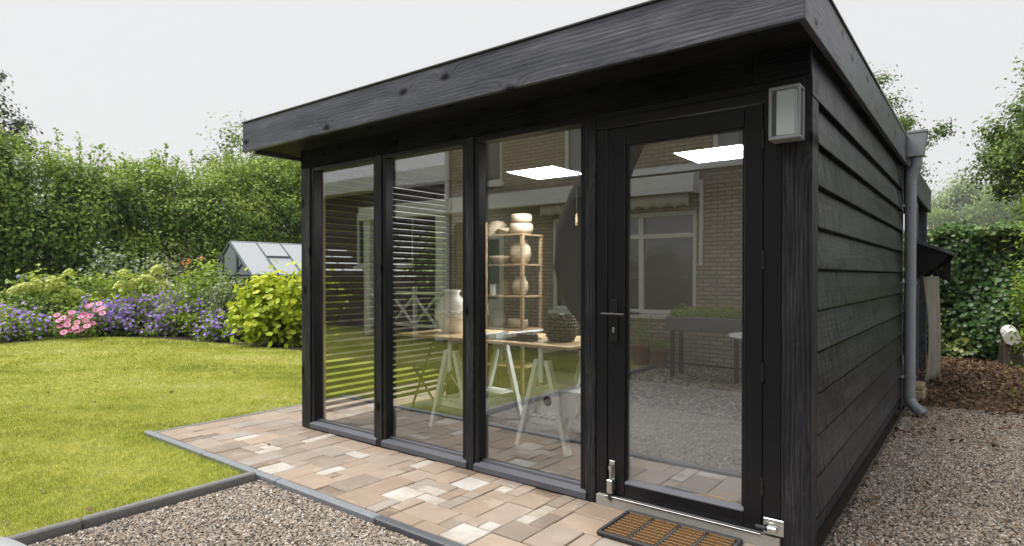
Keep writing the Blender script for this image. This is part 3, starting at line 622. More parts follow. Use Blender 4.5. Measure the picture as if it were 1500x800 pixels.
# rear lean-to wood store
def leanto():
    r = empty('lean_to_canopy', (.05, 5.9, 0), 'small black lean-to canopy with angled bracket behind the drainpipe', 'canopy')
    B().prism([(.002, 1.77), (.36, 1.62), (.36, 1.585), (.002, 1.735)], 5.15, 6.7, 'y').build('roof', 'black_wood', r)
    for y in (5.2, 6.62):
        B().prism([(.002, 1.734), (.33, 1.596), (.30, 1.55), (.06, 1.33), (.002, 1.30)], y, y+.05, 'y').build('bracket', 'black_joinery', r)
    for i in range(6): B().box(.003+.05*i, .050+.05*i, 6.671, 6.69, 1.66-.022*i-.28, 1.715-.022*i).build('gable_board', 'black_cladding', r)
    B().box(.003, .052, 5.18, 5.24, 0.0, 1.30).build('post', 'black_wood', r)
    # canvas
    b = B(); V = []; Fc = []; n, m = 26, 14
    for j in range(m):
        z = 1.33*(1-j/(m-1))+.01; fl = .5+.5*(j/(m-1))
        for i in range(n):
            q = i/(n-1); V.append((.055+.12*q+.028*math.sin(q*13+.8*math.sin(z*3))*fl+.03*math.sin(z*2.6)*(1-q), 5.98+.62*q+.025*math.sin(q*9+z*2), z))
    for j in range(m-1):
        for i in range(n-1): Fc.append((j*n+i, j*n+i+1, (j+1)*n+i+1, (j+1)*n+i))
    b.add(V, Fc, True); o = b.build('canvas_curtain', 'canvas', None)
    md = o.modifiers.new('thick', 'SOLIDIFY'); md.thickness = .004
    tag(o, 'stained beige canvas sheet hanging under the lean-to canopy', 'canvas')
    B().box(.02, .14, 4.75, 5.12, -.01, .10, .012).box(.03, .13, 4.78, 5.1, .101, .16, .012).build('stone_block', 'sandstone').update_tag()
    tag(bpy.data.objects['stone_block'], 'pale yellow stone blocks stacked on the ground behind the drainpipe', 'stone')
leanto()
# ================================================================== THINGS AT THE FRONT
def wall_lamp():
    r = empty('wall_lamp', (-.10, 0, 2.0), 'rectangular anthracite wall lamp with white diffuser on the corner post', 'lamp')
    x0, x1, z0, z1, y0 = -.172, -.032, 1.995, 2.245, -.10; b = B(); w = .014
    b.box(x0, x1, y0, -.001, z0, z0+.016); b.box(x0, x1, y0, -.001, z1-.016, z1)
    for x in (x0, x1-w): b.box(x, x+w, y0, y0+w, z0+.016, z1-.016); b.box(x, x+w, -.022, -.0012, z0+.016, z1-.016)
    b.box(x0+w, x1-w, -.012, -.0012, z0+.016, z1-.016); b.build('housing', 'lamp_grey', r)
    B().box(x0+.032, x1-.022, -.091, -.03, z0+.017, z1-.017, .004).build('diffuser', 'lamp_diffuser', r)
    g = B(); g.box(x0+w, x1-w, y0+.005, y0+.008, z0+.016, z1-.016, .0003); g.box(x1-.009, x1-.006, y0+w, -.022, z0+.016, z1-.016, .0003); g.box(x0+.006, x0+.009, y0+w, -.022, z0+.016, z1-.016, .0003); g.build('glass', 'lamp_glass', r)
wall_lamp()
def mats():
    r = empty('door_mat', (-.62, -.2, 0), 'black rubber scraper mat with rows of brown coir strips before the door', 'doormat')
    x0, x1, y0, y1 = -.94, -.305, -.395, -.03; b = B(); e = .022
    b.box(x0, x1, y0, y0+e, .004, .026); b.box(x0, x1, y1-e, y1, .004, .026)
    for i in range(11): y = y0+e+(y1-y0-2*e)*i/11; b.box(x0-.004, x0+.018, y+.002, y+.026, .004, .027); b.box(x1-.018, x1+.004, y+.002, y+.026, .004, .027)
    cols = [x0+.018+(x1-x0-.036)*k/4 for k in range(5)]
    for x in cols[1:-1]: b.box(x-.009, x+.009, y0+e, y1-e, .004, .025)
    ny = 9; dy = (y1-y0-2*e)/ny
    for i in range(ny+1): y = y0+e+dy*i; b.box(x0+.018, x1-.018, y-.003, y+.003, .004, .014, .001)
    b.build('rubber_frame', 'rubber', r)
    me = None; L = cols[1]-cols[0]-.020
    for i in range(ny):
        for k in range(4):
            if me is None:
                q = B(); n = 14
                for s in range(n): q.box(L*s/n, L*(s+1)/n-.0008, -.0062+.001*math.sin(s*2.1), .0062+.001*math.cos(s*1.7), 0, .020+.0015*math.sin(s*3.1), .0012)
                me = q.mesh('coir_strip'); me.materials.append(M['coir'])
            link('coir_strip', me, None, r, Matrix.Translation((cols[k]+.010, y0+e+dy*(i+.5), .006)))
    b = B(); n = 20; P = [(-.93, .13), (-.31, .13)] + [(-.62+.31*math.cos(a), .13+.36*math.sin(a)) for a in np.linspace(0.05, math.pi-.05, n)]
    b.prism(P, .005, .022, 'z'); o = b.build('coir_mat', 'coir_pale'); tag(o, 'brown half-round coir mat lying inside the glass door', 'doormat')
mats()
def round_table():
    r = empty('garden_table', (-1.0, -3.19, 0), 'round pale grey garden table at the lower left corner', 'table')
    B().lathe([(.0, .715), (.40, .715), (.443, .722), (.45, .735), (.443, .748), (.40, .7505), (0, .7505)], 64, (-1.0, -3.19, 0)).build('table_top', 'table_stone', r)
    B().lathe([(.03, .02), (.03, .7145)], 16, (-1.0, -3.19, 0)).build('pedestal', 'anthracite', r)
    B().lathe([(.26, 0), (.26, .012), (.05, .03), (.0, .03)], 32, (-1.0, -3.19, 0)).build('base', 'anthracite', r)
round_table()
# ================================================================== INSIDE THE STUDIO
def trestle(cx, cy, label):
    r = empty('trestle', (cx, cy, .004), label, 'trestle', 'white trestles under the work table'); z0 = .004; ht = .70
    for sx in (-1, 1):
        for yy in (cy-.35, cy+.35): B().bar((cx+sx*.235, yy, z0), (cx+sx*.045, yy, ht), .04, .056, (0, 1, 0)).build('leg', 'white_trestle', r)
    for yy in (cy-.327, cy+.327):
        B().box(cx-.178, cx+.178, yy-.011, yy+.011, .20, .255).build('cross_rail', 'white_trestle', r)
        B().box(cx-.075, cx+.075, yy-.034, yy-.0125, ht-.05, ht+.0).build('head_block', 'white_trestle', r)
        B().box(cx-.02, cx+.02, yy-.055 if yy < cy else yy+.0, yy-.035 if yy < cy else yy+.02, ht-.17, .755).build('height_post', 'white_trestle', r)
    B().box(cx-.022, cx+.022, cy-.38, cy+.38, .756, .798).build('top_rail', 'white_trestle', r)
    for i in range(6):
        x = cx-.15+.06*i; B().box(x-.02, x+.02, cy-.35, cy+.35, .256, .272).build('shelf_slat', 'white_trestle', r)
trestle(-2.035, 1.035, 'white adjustable trestle under the right end of the table, white box on its shelf')
trestle(-3.01, 1.05, 'white adjustable trestle under the left end of the table, below the white vase')
def interior():
    tt = board('table_top', 1.86, .80, .022, (-3.62, .64, .799), XA, YA, 'birch_top', None); tag(tt, 'pale birch plywood table top lying on two white trestles', 'table')
    zt = .822
    # white vase with ruffled band
    r = empty('ruffled_vase', (-3.27, .98, zt), 'tall white ceramic vase with a ruffled band at the left of the table', 'vase')
    B().lathe([(.075, 0), (.10, .02), (.125, .10), (.133, .17), (.128, .25), (.105, .31), (.072, .345), (.068, .36), (.085, .395), (.078, .395), (.06, .36), (.06, .1), (0, .05)], 32, (-3.27, .98, zt)).build('body', 'ceramic_white', r)
    b = B()
    for k in range(22):
        a = 2*math.pi*k/22; 
        for q in range(2):
            rr = .135; z = zt+.135+.05*q+.012*math.sin(k*2.3+q); c = Vector((-3.27+rr*math.cos(a), .98+rr*math.sin(a), z)); u = Vector((-math.sin(a), math.cos(a), 0)); o = Vector((math.cos(a), math.sin(a), 0))
            b.tube([c-u*.02-o*.01, c+o*.022+Vector((0, 0, .012)), c+u*.02-o*.01], [.005, .011, .005], 6)
    b.build('ruffle', 'ceramic_white', r)
    # black bobbled pot
    r = empty('bobbled_pot', (-2.05, .97, zt), 'dark blue-black pot covered in round bobbles at the table end', 'pot'); c = (-2.05, .97, zt)
    prof = [(.075, 0), (.10, .02), (.118, .07), (.122, .12), (.112, .16), (.095, .185), (.085, .175), (.09, .1), (0, .03)]
    B().lathe(prof, 28, c).build('body', 'ceramic_black', r)
    b = B()
    for j, (rr, z) in enumerate(((.097, .02), (.110, .045), (.119, .07), (.124, .097), (.123, .124), (.116, .148), (.104, .17), (.094, .19))):
        n = 22 if j < 6 else 18
        for k in range(n):
            a = 2*math.pi*(k+.5*(j % 2))/n; q = .0155; b.lathe([(0.0001, -q), (q*.8, -q*.55), (q, 0), (q*.8, q*.55), (.0001, q)], 7, (c[0]+rr*math.cos(a), c[1]+rr*math.sin(a), c[2]+max(z, .016)))
    b.build('bobbles', 'ceramic_black', r)
    B().lathe([(.03, .14), (.03, .215), (.022, .22), (0, .22)], 14, c).build('neck', 'ceramic_black', r)
    # open binder
    r = empty('ring_binder', (-2.55, .88, zt), 'open black ring binder with sheets lying on the table', 'binder', rz=.25)
    mw = Matrix.Translation((-2.55, .88, zt)) @ Matrix.Rotation(.3, 4, 'Z')
    b = B(); b.box(-.30, -.035, -.15, .15, 0.0, .004); b.prism([(.035, 0), (.30, .055), (.30, .06), (.035, .005)], -.15, .15, 'y'); b.box(-.034, .034, -.15, .15, .0, .0045); b.build('cover', 'binder_black', r, mw)
    b = B(); b.prism([(-.03, .0045), (-.03, .05), (-.29, .012), (-.29, .0045)], -.14, .14, 'y'); b.build('sheets', 'paper', r, mw)
    b = B(); b.prism([(.04, .009), (.29, .061), (.285, .075), (.04, .045)], -.14, .14, 'y'); b.build('sheets', 'paper', r, mw)
    o = B().box(-2.36, -2.20, .78, .86, zt, zt+.055).build('pencil_box', 'binder_black'); tag(o, 'small black box between the binder and the bobbled pot', 'box')
    # white box with a round hole on the trestle shelf
    b = B(); x0, x1, y0, y1, z0, z1 = -2.15, -1.74, .74, .98, .273, .47; n = 24; cx, cz, rr = -2.03, .375, .042
    b.box(x0, x1, y0+.012, y1, z0, z1, .002); o = empty('hole_box', (-1.94, .86, .273), 'white plastic box with a round hole on the right trestle shelf', 'box')
    b.build('body', 'white_trestle', o)
    V = []; Fc = []
    for k in range(n):
        a = 2*math.pi*(k+.5)/n; ca, sa = math.cos(a), math.sin(a); V.append((cx+rr*ca, y0, cz+rr*sa))
        m = 1/max(abs(ca)/(x1-cx if ca > 0 else cx-x0), abs(sa)/(z1-cz if sa > 0 else cz-z0)); V.append((cx+m*ca, y0, cz+m*sa)); V.append((cx+rr*ca, y0+.0115, cz+rr*sa))
    for k in range(n): k2 = (k+1) % n; Fc += [(3*k, 3*k+1, 3*k2+1, 3*k2), (3*k, 3*k2, 3*k2+2, 3*k+2)]
    B().add(V, Fc).build('front_panel', 'white_trestle', o)
    B().lathe([(rr*.96, 0), (0, 0)], 24, (0, 0, 0)).build('hole', 'dark_void', o, axes((cx, y0+.0112, cz), XA, (0, 0, 1)))
    # folding chair
    r = empty('folding_chair', (-3.62, 1.25, .004), 'olive steel folding chair behind the left trestle', 'chair')
    for yy in (.95, 1.35):
        B().tube([(-3.80, yy, .012), (-3.62, yy, .42), (-3.44, yy, .83)], .011, 8).build('leg', 'olive_steel', r); B().tube([(-3.36, yy+.02, .012), (-3.78, yy+.02, .46)], .011, 8).build('leg', 'olive_steel', r)
    B().box(-3.80, -3.42, .965, 1.365, .462, .476).build('seat', 'olive_steel', r); b = B()
    b.box(-3.478, -3.462, .955, 1.345, .66, .80); b.build('backrest', 'olive_steel', r)
    B().tube([(-3.80, .95, .02), (-3.80, 1.35, .02)], .009, 8).build('stretcher', 'olive_steel', r)
    # ceiling panels
    for x, y, l in ((-2.98, 2.09, 'square lit ceiling light panel above the table, seen through the window'), (-1.22, 2.22, 'square lit ceiling light panel seen through the glass door')):
        r = empty('ceiling_light', (x, y, 2.42), l, 'ceiling light', 'square ceiling light panels'); a = .285
        B().box(x-a, x+a, y-a, y+a, 2.4215, 2.4315, .001).build('diffuser', 'led', r)
        b = B(); w = .012
        b.box(x-a-w, x+a+w, y-a-w, y-a-.0005, 2.42, 2.4325); b.box(x-a-w, x+a+w, y+a+.0005, y+a+w, 2.42, 2.4325); b.box(x-a-w, x-a-.0005, y-a, y+a, 2.42, 2.4325); b.box(x+a+.0005, x+a+w, y-a, y+a, 2.42, 2.4325); b.build('frame', 'white_paint', r)
    # shelving with pots
    r = empty('pottery_shelf', (-3.75, 2.45, .004), 'pine rack of shelves full of pots in the back left corner', 'shelf'); x0, x1, y0, y1 = -4.09, -3.42, 2.28, 2.68
    for x in (x0, x1-.04):
        for y in (y0, y1-.04): B().box(x, x+.04, y, y+.04, .004, 1.80).build('upright', 'pine', r)
    zz = (.30, .72, 1.10, 1.46, 1.801)
    for z in zz: B().box(x0-.0, x1+.0, y0-.005, y1+.005, z, z+.022).build('shelf_board', 'pine', r)
    bowl = [(.07, 0), (.10, .015), (.155, .07), (.165, .11), (.155, .11), (.14, .07), (0, .02)]
    wide = [(.10, 0), (.13, .02), (.14, .06), (.135, .10), (.125, .12), (.11, .12), (.11, .03), (0, .02)]
    jar = [(.06, 0), (.09, .03), (.11, .10), (.10, .17), (.07, .21), (.075, .24), (.06, .24), (.06, .1), (0, .05)]
    dome = [(.15, 0), (.15, .02), (.145, .06), (.12, .12), (.07, .165), (0, .18)]
    cyl = [(.05, 0), (.052, .13), (.047, .13), (.045, .02), (0, .02)]
    def pot(x, y, z, prof, s, label, mat='clay', nm='clay_pot'):
        o = B().lathe([(a*s, b*s) for a, b in prof], 24, (0, 0, 0)).build(nm, mat, None, Matrix.Translation((x, y, z+.0005))); tag(o, label, 'pot', 'pots on the pottery rack')
    pot(-3.56, 2.44, 1.823, wide, 1.0, 'lower wide clay bowl on top of the rack, right end'); pot(-3.56, 2.44, 1.944, wide, .9, 'upper wide clay bowl stacked on another on top of the rack')
    pot(-3.93, 2.46, 1.823, dome, 1.0, 'domed clay mould upside down on top of the rack'); pot(-3.74, 2.38, 1.823, bowl, .62, 'small shallow clay bowl between dome and wide bowls on top of the rack')
    pot(-3.58, 2.45, 1.482, jar, 1.15, 'round-bellied clay jar on the second shelf of the rack'); pot(-3.86, 2.45, 1.482, bowl, .9, 'shallow clay bowl on the second shelf of the rack, beside the jar')
    pot(-3.56, 2.42, 1.122, jar, .9, 'smaller clay jar on the middle shelf of the rack'); pot(-3.78, 2.46, 1.122, cyl, 1.3, 'straight clay beaker on the middle shelf of the rack, right of the white one'); pot(-3.95, 2.42, 1.122, cyl, 1.0, 'white beaker on the middle shelf of the rack', 'ceramic_white')
    pot(-3.62, 2.45, .742, wide, .9, 'wide clay bowl on the fourth shelf of the rack'); pot(-3.9, 2.45, .742, jar, .8, 'clay jar on the fourth shelf of the rack')
    # cloth hanging by the rack
    b = B(); V = []; Fc = []; n, m = 20, 10
    for j in range(m):
        for i in range(n): q = i/(n-1); V.append((-4.07+.26*q*(.5+.5*j/(m-1)), 2.16+.03*math.sin(q*16), 1.85-.95*j/(m-1)))
    for j in range(m-1):
        for i in range(n-1): Fc.append((j*n+i, j*n+i+1, (j+1)*n+i+1, (j+1)*n+i))
    o = b.add(V, Fc, True).build('hanging_cloth', 'curtain_cloth'); o.modifiers.new('thick', 'SOLIDIFY').thickness = .003; tag(o, 'off-white cloth hanging at the left of the pottery rack', 'cloth')
    # tall pine cupboard on the left wall
    r = empty('pine_cupboard', (-3.9, 2.05, .004), 'tall pine cupboard standing against the left wall beyond the slats', 'cupboard')
    B().box(-4.09, -3.80, 1.93, 2.13, .004, 1.95).build('carcass', 'pine', r); B().box(-4.08, -3.81, 1.908, 1.929, .06, 1.93).build('door', 'pine', r)
    for x, y in ((-3.1, 2.9), (-2.5, 3.0)):
        r = empty('pendant_lamp', (x, y, 1.9), 'small brass pendant lamp hanging %s the back of the studio' % ('left at' if x < -3 else 'near the middle of'), 'lamp', 'brass pendant lamps')
        B().tube([(x, y, 2.05), (x, y, 2.43)], .004, 6).build('cord', 'binder_black', r); B().lathe([(.012, 2.07), (.016, 2.0), (.016, 1.93), (.0, 1.93)], 12, (x, y, 0)).build('socket', 'pine', r)
interior()
# ================================================================== THE BRICK HOUSE BEHIND THE CAMERA (mirrored in the glass)
def house():
    YH = -5.8; D = .22
    r = empty('brick_house', (-3.0, YH, 0), 'beige brick house with white windows and awning, mirrored in the studio glass', 'house')
    def win(x0, x1, z0, z1, y, mull=(), trans=(), sill=True):
        b = B(); f = .07
        b.box(x0, x0+f, y-.10, y-.03, z0, z1); b.box(x1-f, x1, y-.10, y-.03, z0, z1); b.box(x0+f, x1-f, y-.10, y-.03, z0, z0+f); b.box(x0+f, x1-f, y-.10, y-.03, z1-f, z1)
        for m in mull: b.box(m-.04, m+.04, y-.099, y-.031, z0+f, z1-f)
        for z in trans: b.box(x0+f, x1-f, y-.098, y-.029, z-.035, z+.035)
        w = b.build('window', 'white_paint', r); B().box(x0+f, x1-f, y-.075, y-.068, z0+f, z1-f, .0005).build('pane', 'window_glass', w)
        if sill: B().box(x0-.05, x1+.05, y-.04, y+.06, z0-.07, z0-.002).build('sill', 'white_paint', w)
        B().box(x0, x1, y-.9, y-.85, z0-.1, z1+.1).build('room_wall', 'room_wall', r)
        cw = (x1-x0)*.2; B().box(x0+.03, x0+.03+cw, y-.19, y-.17, z0+.05, z1-.05).build('curtain', 'curtain_cloth', w)
    def wall(x0, x1, z0, z1, y=YH, d=D): B().box(x0, x1, y-d, y, z0, z1, .0005).build('wall', 'brick', r)
    # ground floor x -8.15..3, main window -5.5..-2.82
    X0, X1 = -8.15, 4.0
    wall(X0, -7.6, 0, 3.02); wall(-6.6, -5.5, 0, 3.02); wall(-7.6, -6.6, 2.2, 3.02); wall(-5.5, -2.82, 0, .74); wall(-5.5, -2.82, 2.36, 3.02); wall(-2.82, X1, 0, 3.02)
    win(-5.5, -2.82, .74, 2.36, YH, (-4.6, -3.75), (1.98,))
    dr = B().box(-7.6, -6.6, YH-.12, YH-.05, .02, 2.2).build('door', 'white_paint', r); B().box(-7.45, -6.75, YH-.05, YH-.045, .9, 2.05, .0005).build('pane', 'window_glass', dr)
    # upper floor
    Z1, Z2, Z3 = 3.14, 4.45, 4.62
    xs = [X0, -7.55, -6.65, -5.25, -4.05, -2.58, -1.1, .6, 2.0, X1]
    for i in range(0, len(xs)-1, 2): wall(xs[i], xs[i+1], 3.021, Z3)
    for i in range(1, len(xs)-1, 2):
        wall(xs[i], xs[i+1], 3.021, Z1); wall(xs[i], xs[i+1], Z2, Z3); win(xs[i], xs[i+1], Z1, Z2, YH, (), (4.05,))
    B().box(-4.2, X1, YH+.001, YH+.05, 2.96, 3.06).build('trim_band', 'white_paint', r)
    B().box(X0-.4, X1+.4, YH-6, YH+.12, Z3, Z3+.2).build('eaves', 'white_paint', r)
    B().prism([(YH+.1, Z3+.201), (YH-2.7, Z3+1.6), (YH-5.9, Z3+.201)], X0-.3, X1+.3, 'x').build('roof', 'roof_felt', r)
    B().box(X0, X0+.2, YH-6, YH-.221, 0, Z3, .0005).build('wall', 'brick', r); B().box(X1-.2, X1, YH-6, YH-.221, 0, Z3, .0005).build('wall', 'brick', r); B().box(X0, X1, YH-6.2, YH-6.001, 0, Z3, .0005).build('wall', 'brick', r)
    B().tube([(X0+.12, YH+.07, .05), (X0+.12, YH+.07, Z3)], .05, 12).build('drainpipe', 'white_paint', r)
    # awning cassette with scalloped valance
    a = B().prism([(YH+.06, 2.92), (YH+.30, 2.86), (YH+.32, 2.60), (YH+.06, 2.60)], -7.6, -2.75, 'x').build('awning', 'white_paint', r)
    b = B(); V = []; Fc = []; n = 121
    for i in range(n):
        x = -5.6+2.75*i/(n-1); y = YH+.22+.012*math.sin(i*.9); V += [(x, y, 2.60), (x, y+.004, 2.38+.05*abs(math.sin(i*math.pi/10)))]
    for i in range(n-1): Fc.append((2*i, 2*i+1, 2*i+3, 2*i+2))
    v = b.add(V, Fc, True).build('valance', 'valance_cloth', a); v.modifiers.new('t', 'SOLIDIFY').thickness = .004
    B().box(-2.745, -2.70, YH+.02, YH+.08, 1.5, 2.80).build('guide_rail', 'white_paint', a)
    # lower flat wing to the left
    YW = -7.0
    for x0, x1, z0, z1 in ((-15.5, -12.6, 0, 3.5), (-12.6, -10.4, 0, 1.6), (-12.6, -10.4, 3.0, 3.5), (-10.4, X0, 0, 3.5)): B().box(x0, x1, YW-D, YW, z0, z1, .0005).build('wall', 'wing_boards', r)
    win(-12.6, -10.4, 1.6, 3.0, YW, (-11.5,))
    B().box(-15.8, X0, YW-4, YW+.4, 3.5, 3.85).build('eaves', 'white_paint', r); B().box(-15.5, X0, YW-4, YW-3.8, 0, 3.5, .0005).build('wall', 'brick', r); B().box(-15.5, -15.3, YW-3.8, YW-.221, 0, 3.5, .0005).build('wall', 'brick', r)
    # veranda
    v = empty('veranda', (-9.2, -5.9, 0), 'white timber veranda with cross-braced balustrade, mirrored in the left panes', 'veranda')
    for x in (-10.6, -8.3): B().box(x, x+.22, -5.86, -5.66, 0, 2.6).build('post', 'white_paint', v)
    B().box(-10.7, -7.601, -5.84, -5.60, 2.601, 2.90).build('beam', 'white_paint', v); B().box(-10.7, -7.65, -6.9, -5.85, 2.78, 2.84).build('roof', 'white_paint', v)
    for z in (.26, .95): B().box(-10.38, -8.3, -5.79, -5.72, z, z+.06).build('rail', 'white_paint', v)
    for x0 in (-10.38, -9.69, -9.0):
        B().bar((x0, -5.755, .32), (x0+.69, -5.755, .95), .04, .05, (0, 1, 0)).build('brace', 'white_paint', v); B().bar((x0, -5.70, .95), (x0+.69, -5.70, .32), .04, .05, (0, 1, 0)).build('brace', 'white_paint', v)
        if x0 > -10: B().box(x0-.035, x0+.035, -5.80, -5.71, 0, 1.12).build('baluster', 'white_paint', v)
house()
def yard():
    # covered cantilever parasol
    r = empty('covered_parasol', (-3.23, -3.4, .03), 'dark grey covered garden parasol, mirrored between window and door', 'parasol')
    st = [(-3.25, .66, .10, .10), (-3.34, .9, .26, .2), (-3.42, 1.4, .40, .25), (-3.34, 1.9, .42, .26), (-3.18, 2.35, .38, .24), (-3.0, 2.7, .33, .2), (-2.78, 3.0, .26, .16), (-2.6, 3.2, .12, .08)]
    V = []; Fc = []; n = 28
    for x, z, a, b in st:
        for k in range(n): t = 2*math.pi*k/n; w = 1+.06*math.sin(7*t+z*3); V.append((x+a*math.cos(t)*w, -3.4+b*math.sin(t)*w, z+.25*a*math.cos(t)*-.6))
    for i in range(len(st)-1):
        for k in range(n): k2 = (k+1) % n; Fc.append((i*n+k, i*n+k2, (i+1)*n+k2, (i+1)*n+k))
    b = B().add(V, Fc, True); b.add(V[:n], [tuple(range(n))[::-1]]); b.add(V[-n:], [tuple(range(n))]); b.build('cover', 'cover_fabric', r)
    B().tube([(-3.23, -3.4, .06), (-3.23, -3.4, .70)], .035, 12).build('pole', 'anthracite', r); B().box(-3.40, -3.06, -3.45, -3.35, .031, .06).box(-3.28, -3.18, -3.6, -3.451, .031, .055).box(-3.28, -3.18, -3.349, -3.2, .031, .055).build('base', 'anthracite', r)
    # potted plants by the house
    for i, (x, y, s) in enumerate(((-3.50, -5.35, 1.0), (-3.18, -5.30, .85))):
        r = empty('potted_plant', (x, y, 0), 'terracotta pot with %s plant by the house wall, mirrored in the door' % ('an upright leafy' if i == 0 else 'a low bushy'), 'plant', 'terracotta pots by the house')
        B().lathe([(.11*s, 0), (.16*s, .28*s), (.175*s, .28*s), (.175*s, .32*s), (.15*s, .32*s), (.14*s, .27*s), (0, .27*s)], 24, (x, y, -.018)).build('pot', 'terracotta', r)
        rng = np.random.default_rng(60+i); P = rng.normal(size=(260, 3))*np.array([.08, .08, .10 if i == 0 else .05])+np.array([x, y, .30*s+(.16 if i == 0 else .06)])
        scatter('foliage', P, rng.normal(size=(260, 3))+[0, 0, .6], .05, QUAD, 'leaf_plant', r, None, .5, rng)
    r = empty('planting_table', (-2.2, -4.6, 0), 'grey trough table planted with green herbs, mirrored in the door', 'planter')
    B().box(-2.75, -1.75, -4.95, -4.5, .62, .80).build('trough', 'concrete_kerb', r)
    for x in (-2.70, -1.85):
        for y in (-4.9, -4.6): B().box(x, x+.05, y, y+.05, -.018, .6195).build('leg', 'anthracite', r)
    rng = np.random.default_rng(70); P = np.c_[rng.uniform(-2.72, -1.78, 900), rng.uniform(-4.92, -4.53, 900), .80+np.abs(rng.normal(0, .06, 900))]
    scatter('herbs', P, rng.normal(size=(900, 3)), .06, QUAD, 'leaf_fresh', r, None, .4, rng)
yard()
# ================================================================== PLANTS ON THE LEFT
def hedge_trees():
    rng = np.random.default_rng(42); y = -1.9; i = 0
    words = ['leftmost of the dense hedge trees, at the picture edge', 'second dense hedge tree from the left, above the hydrangea', 'third dense hedge tree from the left, behind the wooden post', 'fourth dense hedge tree from the left', 'fifth dense hedge tree from the left, above the violet flowers', 'sixth dense hedge tree from the left', 'seventh dense hedge tree from the left, left of the greenhouse', 'eighth dense hedge tree, directly behind the greenhouse gable', 'ninth dense hedge tree, above the greenhouse roof', 'tenth dense hedge tree, beside the studio corner', 'last dense hedge tree, half hidden by the studio corner', 'dense hedge tree behind the slat screen']
    hs = [4.9, 5.2, 5.0, 4.35, 4.1, 4.5, 4.35, 4.85, 5.2, 5.8, 6.0, 6.0]
    for h, wd_ in zip(hs, words):
        h *= 1.13; x = -20.3+rng.normal()*.25; r = empty('hedge_tree', (x, y, -.05), 'green '+wd_, 'tree', 'dense trees forming the back hedge')
        nc = 150; u = rng.random(nc); ang = rng.uniform(0, 2*math.pi, nc); zz = .5+(h-.9)*u
        rad = np.where(u > .8, .8, 1.1)*(.5+.6*rng.random(nc)); cl = np.c_[x-.2+rad*np.cos(ang)*1.25, y+rad*np.sin(ang)*1.05, zz]
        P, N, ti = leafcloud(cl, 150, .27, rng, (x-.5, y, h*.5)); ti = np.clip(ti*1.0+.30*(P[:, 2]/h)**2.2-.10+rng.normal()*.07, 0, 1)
        # upright shoots with sparse small leaves along the top
        sh = []; st = B()
        for k in range(26):
            bx, by = x+rng.normal()*.55, y+rng.normal()*.6; bz = h-.75+rng.normal()*.12; L = rng.uniform(.45, 1.05); lean = rng.normal(size=2)*.14
            q = rng.random(34); sh.append(np.c_[bx+lean[0]*q+rng.normal(size=34)*.05, by+lean[1]*q+rng.normal(size=34)*.05, bz+L*q]); st.tube([(bx, by, bz-.2), (bx+lean[0], by+lean[1], bz+L)], [.008, .003], 4, False)
        sh = np.vstack(sh); P = np.vstack([P, sh]); N = np.vstack([N, rng.normal(size=sh.shape)+[0, 0, .8]]); ti = np.concatenate([ti, .45+.5*rng.random(len(sh))])
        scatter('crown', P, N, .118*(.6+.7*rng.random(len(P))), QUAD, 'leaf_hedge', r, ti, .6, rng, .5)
        st.tube([(x, y, -.05), (x+.05, y, h*.5), (x, y, h*.92)], [.09, .06, .015], 8)
        for k in range(12): a = rng.uniform(0, 6.28); z = rng.uniform(.6, h*.8); st.tube([(x, y, z), (x+.8*math.cos(a), y+.8*math.sin(a), z+.5)], [.025, .006], 5, False)
        st.build('trunk', 'bark', r); y += 1.42
hedge_trees()
tree('pine_tree', 'dark blue-green pine rising above the hedge at the left edge', (-31.0, 2.7, -.05), 10, (-31.0, 2.8, 7.2), (2.1, 2.1, 2.4), 30, 260, .15, 'leaf_pine', 5, .30, .2, flat=.55)
tree('tall_shrub_tree', 'loose leafy tree top behind the hedge beside the roof corner', (-23.3, 9.9, -.05), 7.5, (-23.3, 10.2, 5.6), (2.0, 2.4, 2.0), 60, 70, .14, 'leaf_oak', 6, .34, .12)
tree('airy_tree', 'sparse grey-green tree between hedge and studio roof', (-21.5, 12.6, -.05), 7, (-21.5, 12.6, 5.4), (2.4, 2.6, 1.9), 70, 75, .13, 'leaf_hedge', 16, .34, .1)
def bush(name, label, c, rad, n, ls, mat, seed, cat='shrub', group=None, tmpl=QUAD, nc=26, spread=.16, tintadd=0.0, stems=10, aspect=.62):
    rng = np.random.default_rng(seed); x, y = c; r = empty(name, (x, y, -.03), label, cat, group)
    ctr = (x, y, rad[2]*.45); cl = clumps((x, y, rad[2]*.48), (rad[0]*.8, rad[1]*.8, rad[2]*.52), nc, rng, .35, -.95); cl[:, 2] = np.clip(cl[:, 2], .05, None)
    P, N, ti = leafcloud(cl, n//nc, spread, rng, ctr); P[:, 2] = np.abs(P[:, 2])
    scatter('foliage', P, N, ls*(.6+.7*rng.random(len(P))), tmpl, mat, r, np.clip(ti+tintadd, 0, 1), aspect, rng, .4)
    b = B()
    for q in cl[:stems]: b.tube([(x+rng.normal()*.05, y+rng.normal()*.05, -.03), tuple((np.array((x, y, 0))+q)/2+[0, 0, q[2]*.15]), tuple(q)], [.012, .009, .004], 5, False)
    b.build('stems', 'bark', r); return r, P, rng
def flowers(r, P, rng, n, size, mat, tmpl, name='blossoms', up=.8, zmin=.3, lift=.03, aspect=1.0, face=.5):
    z = P[:, 2]; sel = np.where(z > np.quantile(z, zmin))[0]; Q = P[rng.choice(sel, n)] + np.array([0, 0, lift]) + rng.normal(size=(n, 3))*.04
    d = np.array(CAM)-Q; d /= np.linalg.norm(d, axis=1)[:, None]; Q = Q + d*.06
    scatter(name, Q, d*face + rng.normal(size=(n, 3))*.5 + [0, 0, up], size*(.8+.4*rng.random(n)), tmpl, mat, r, None, aspect, rng)
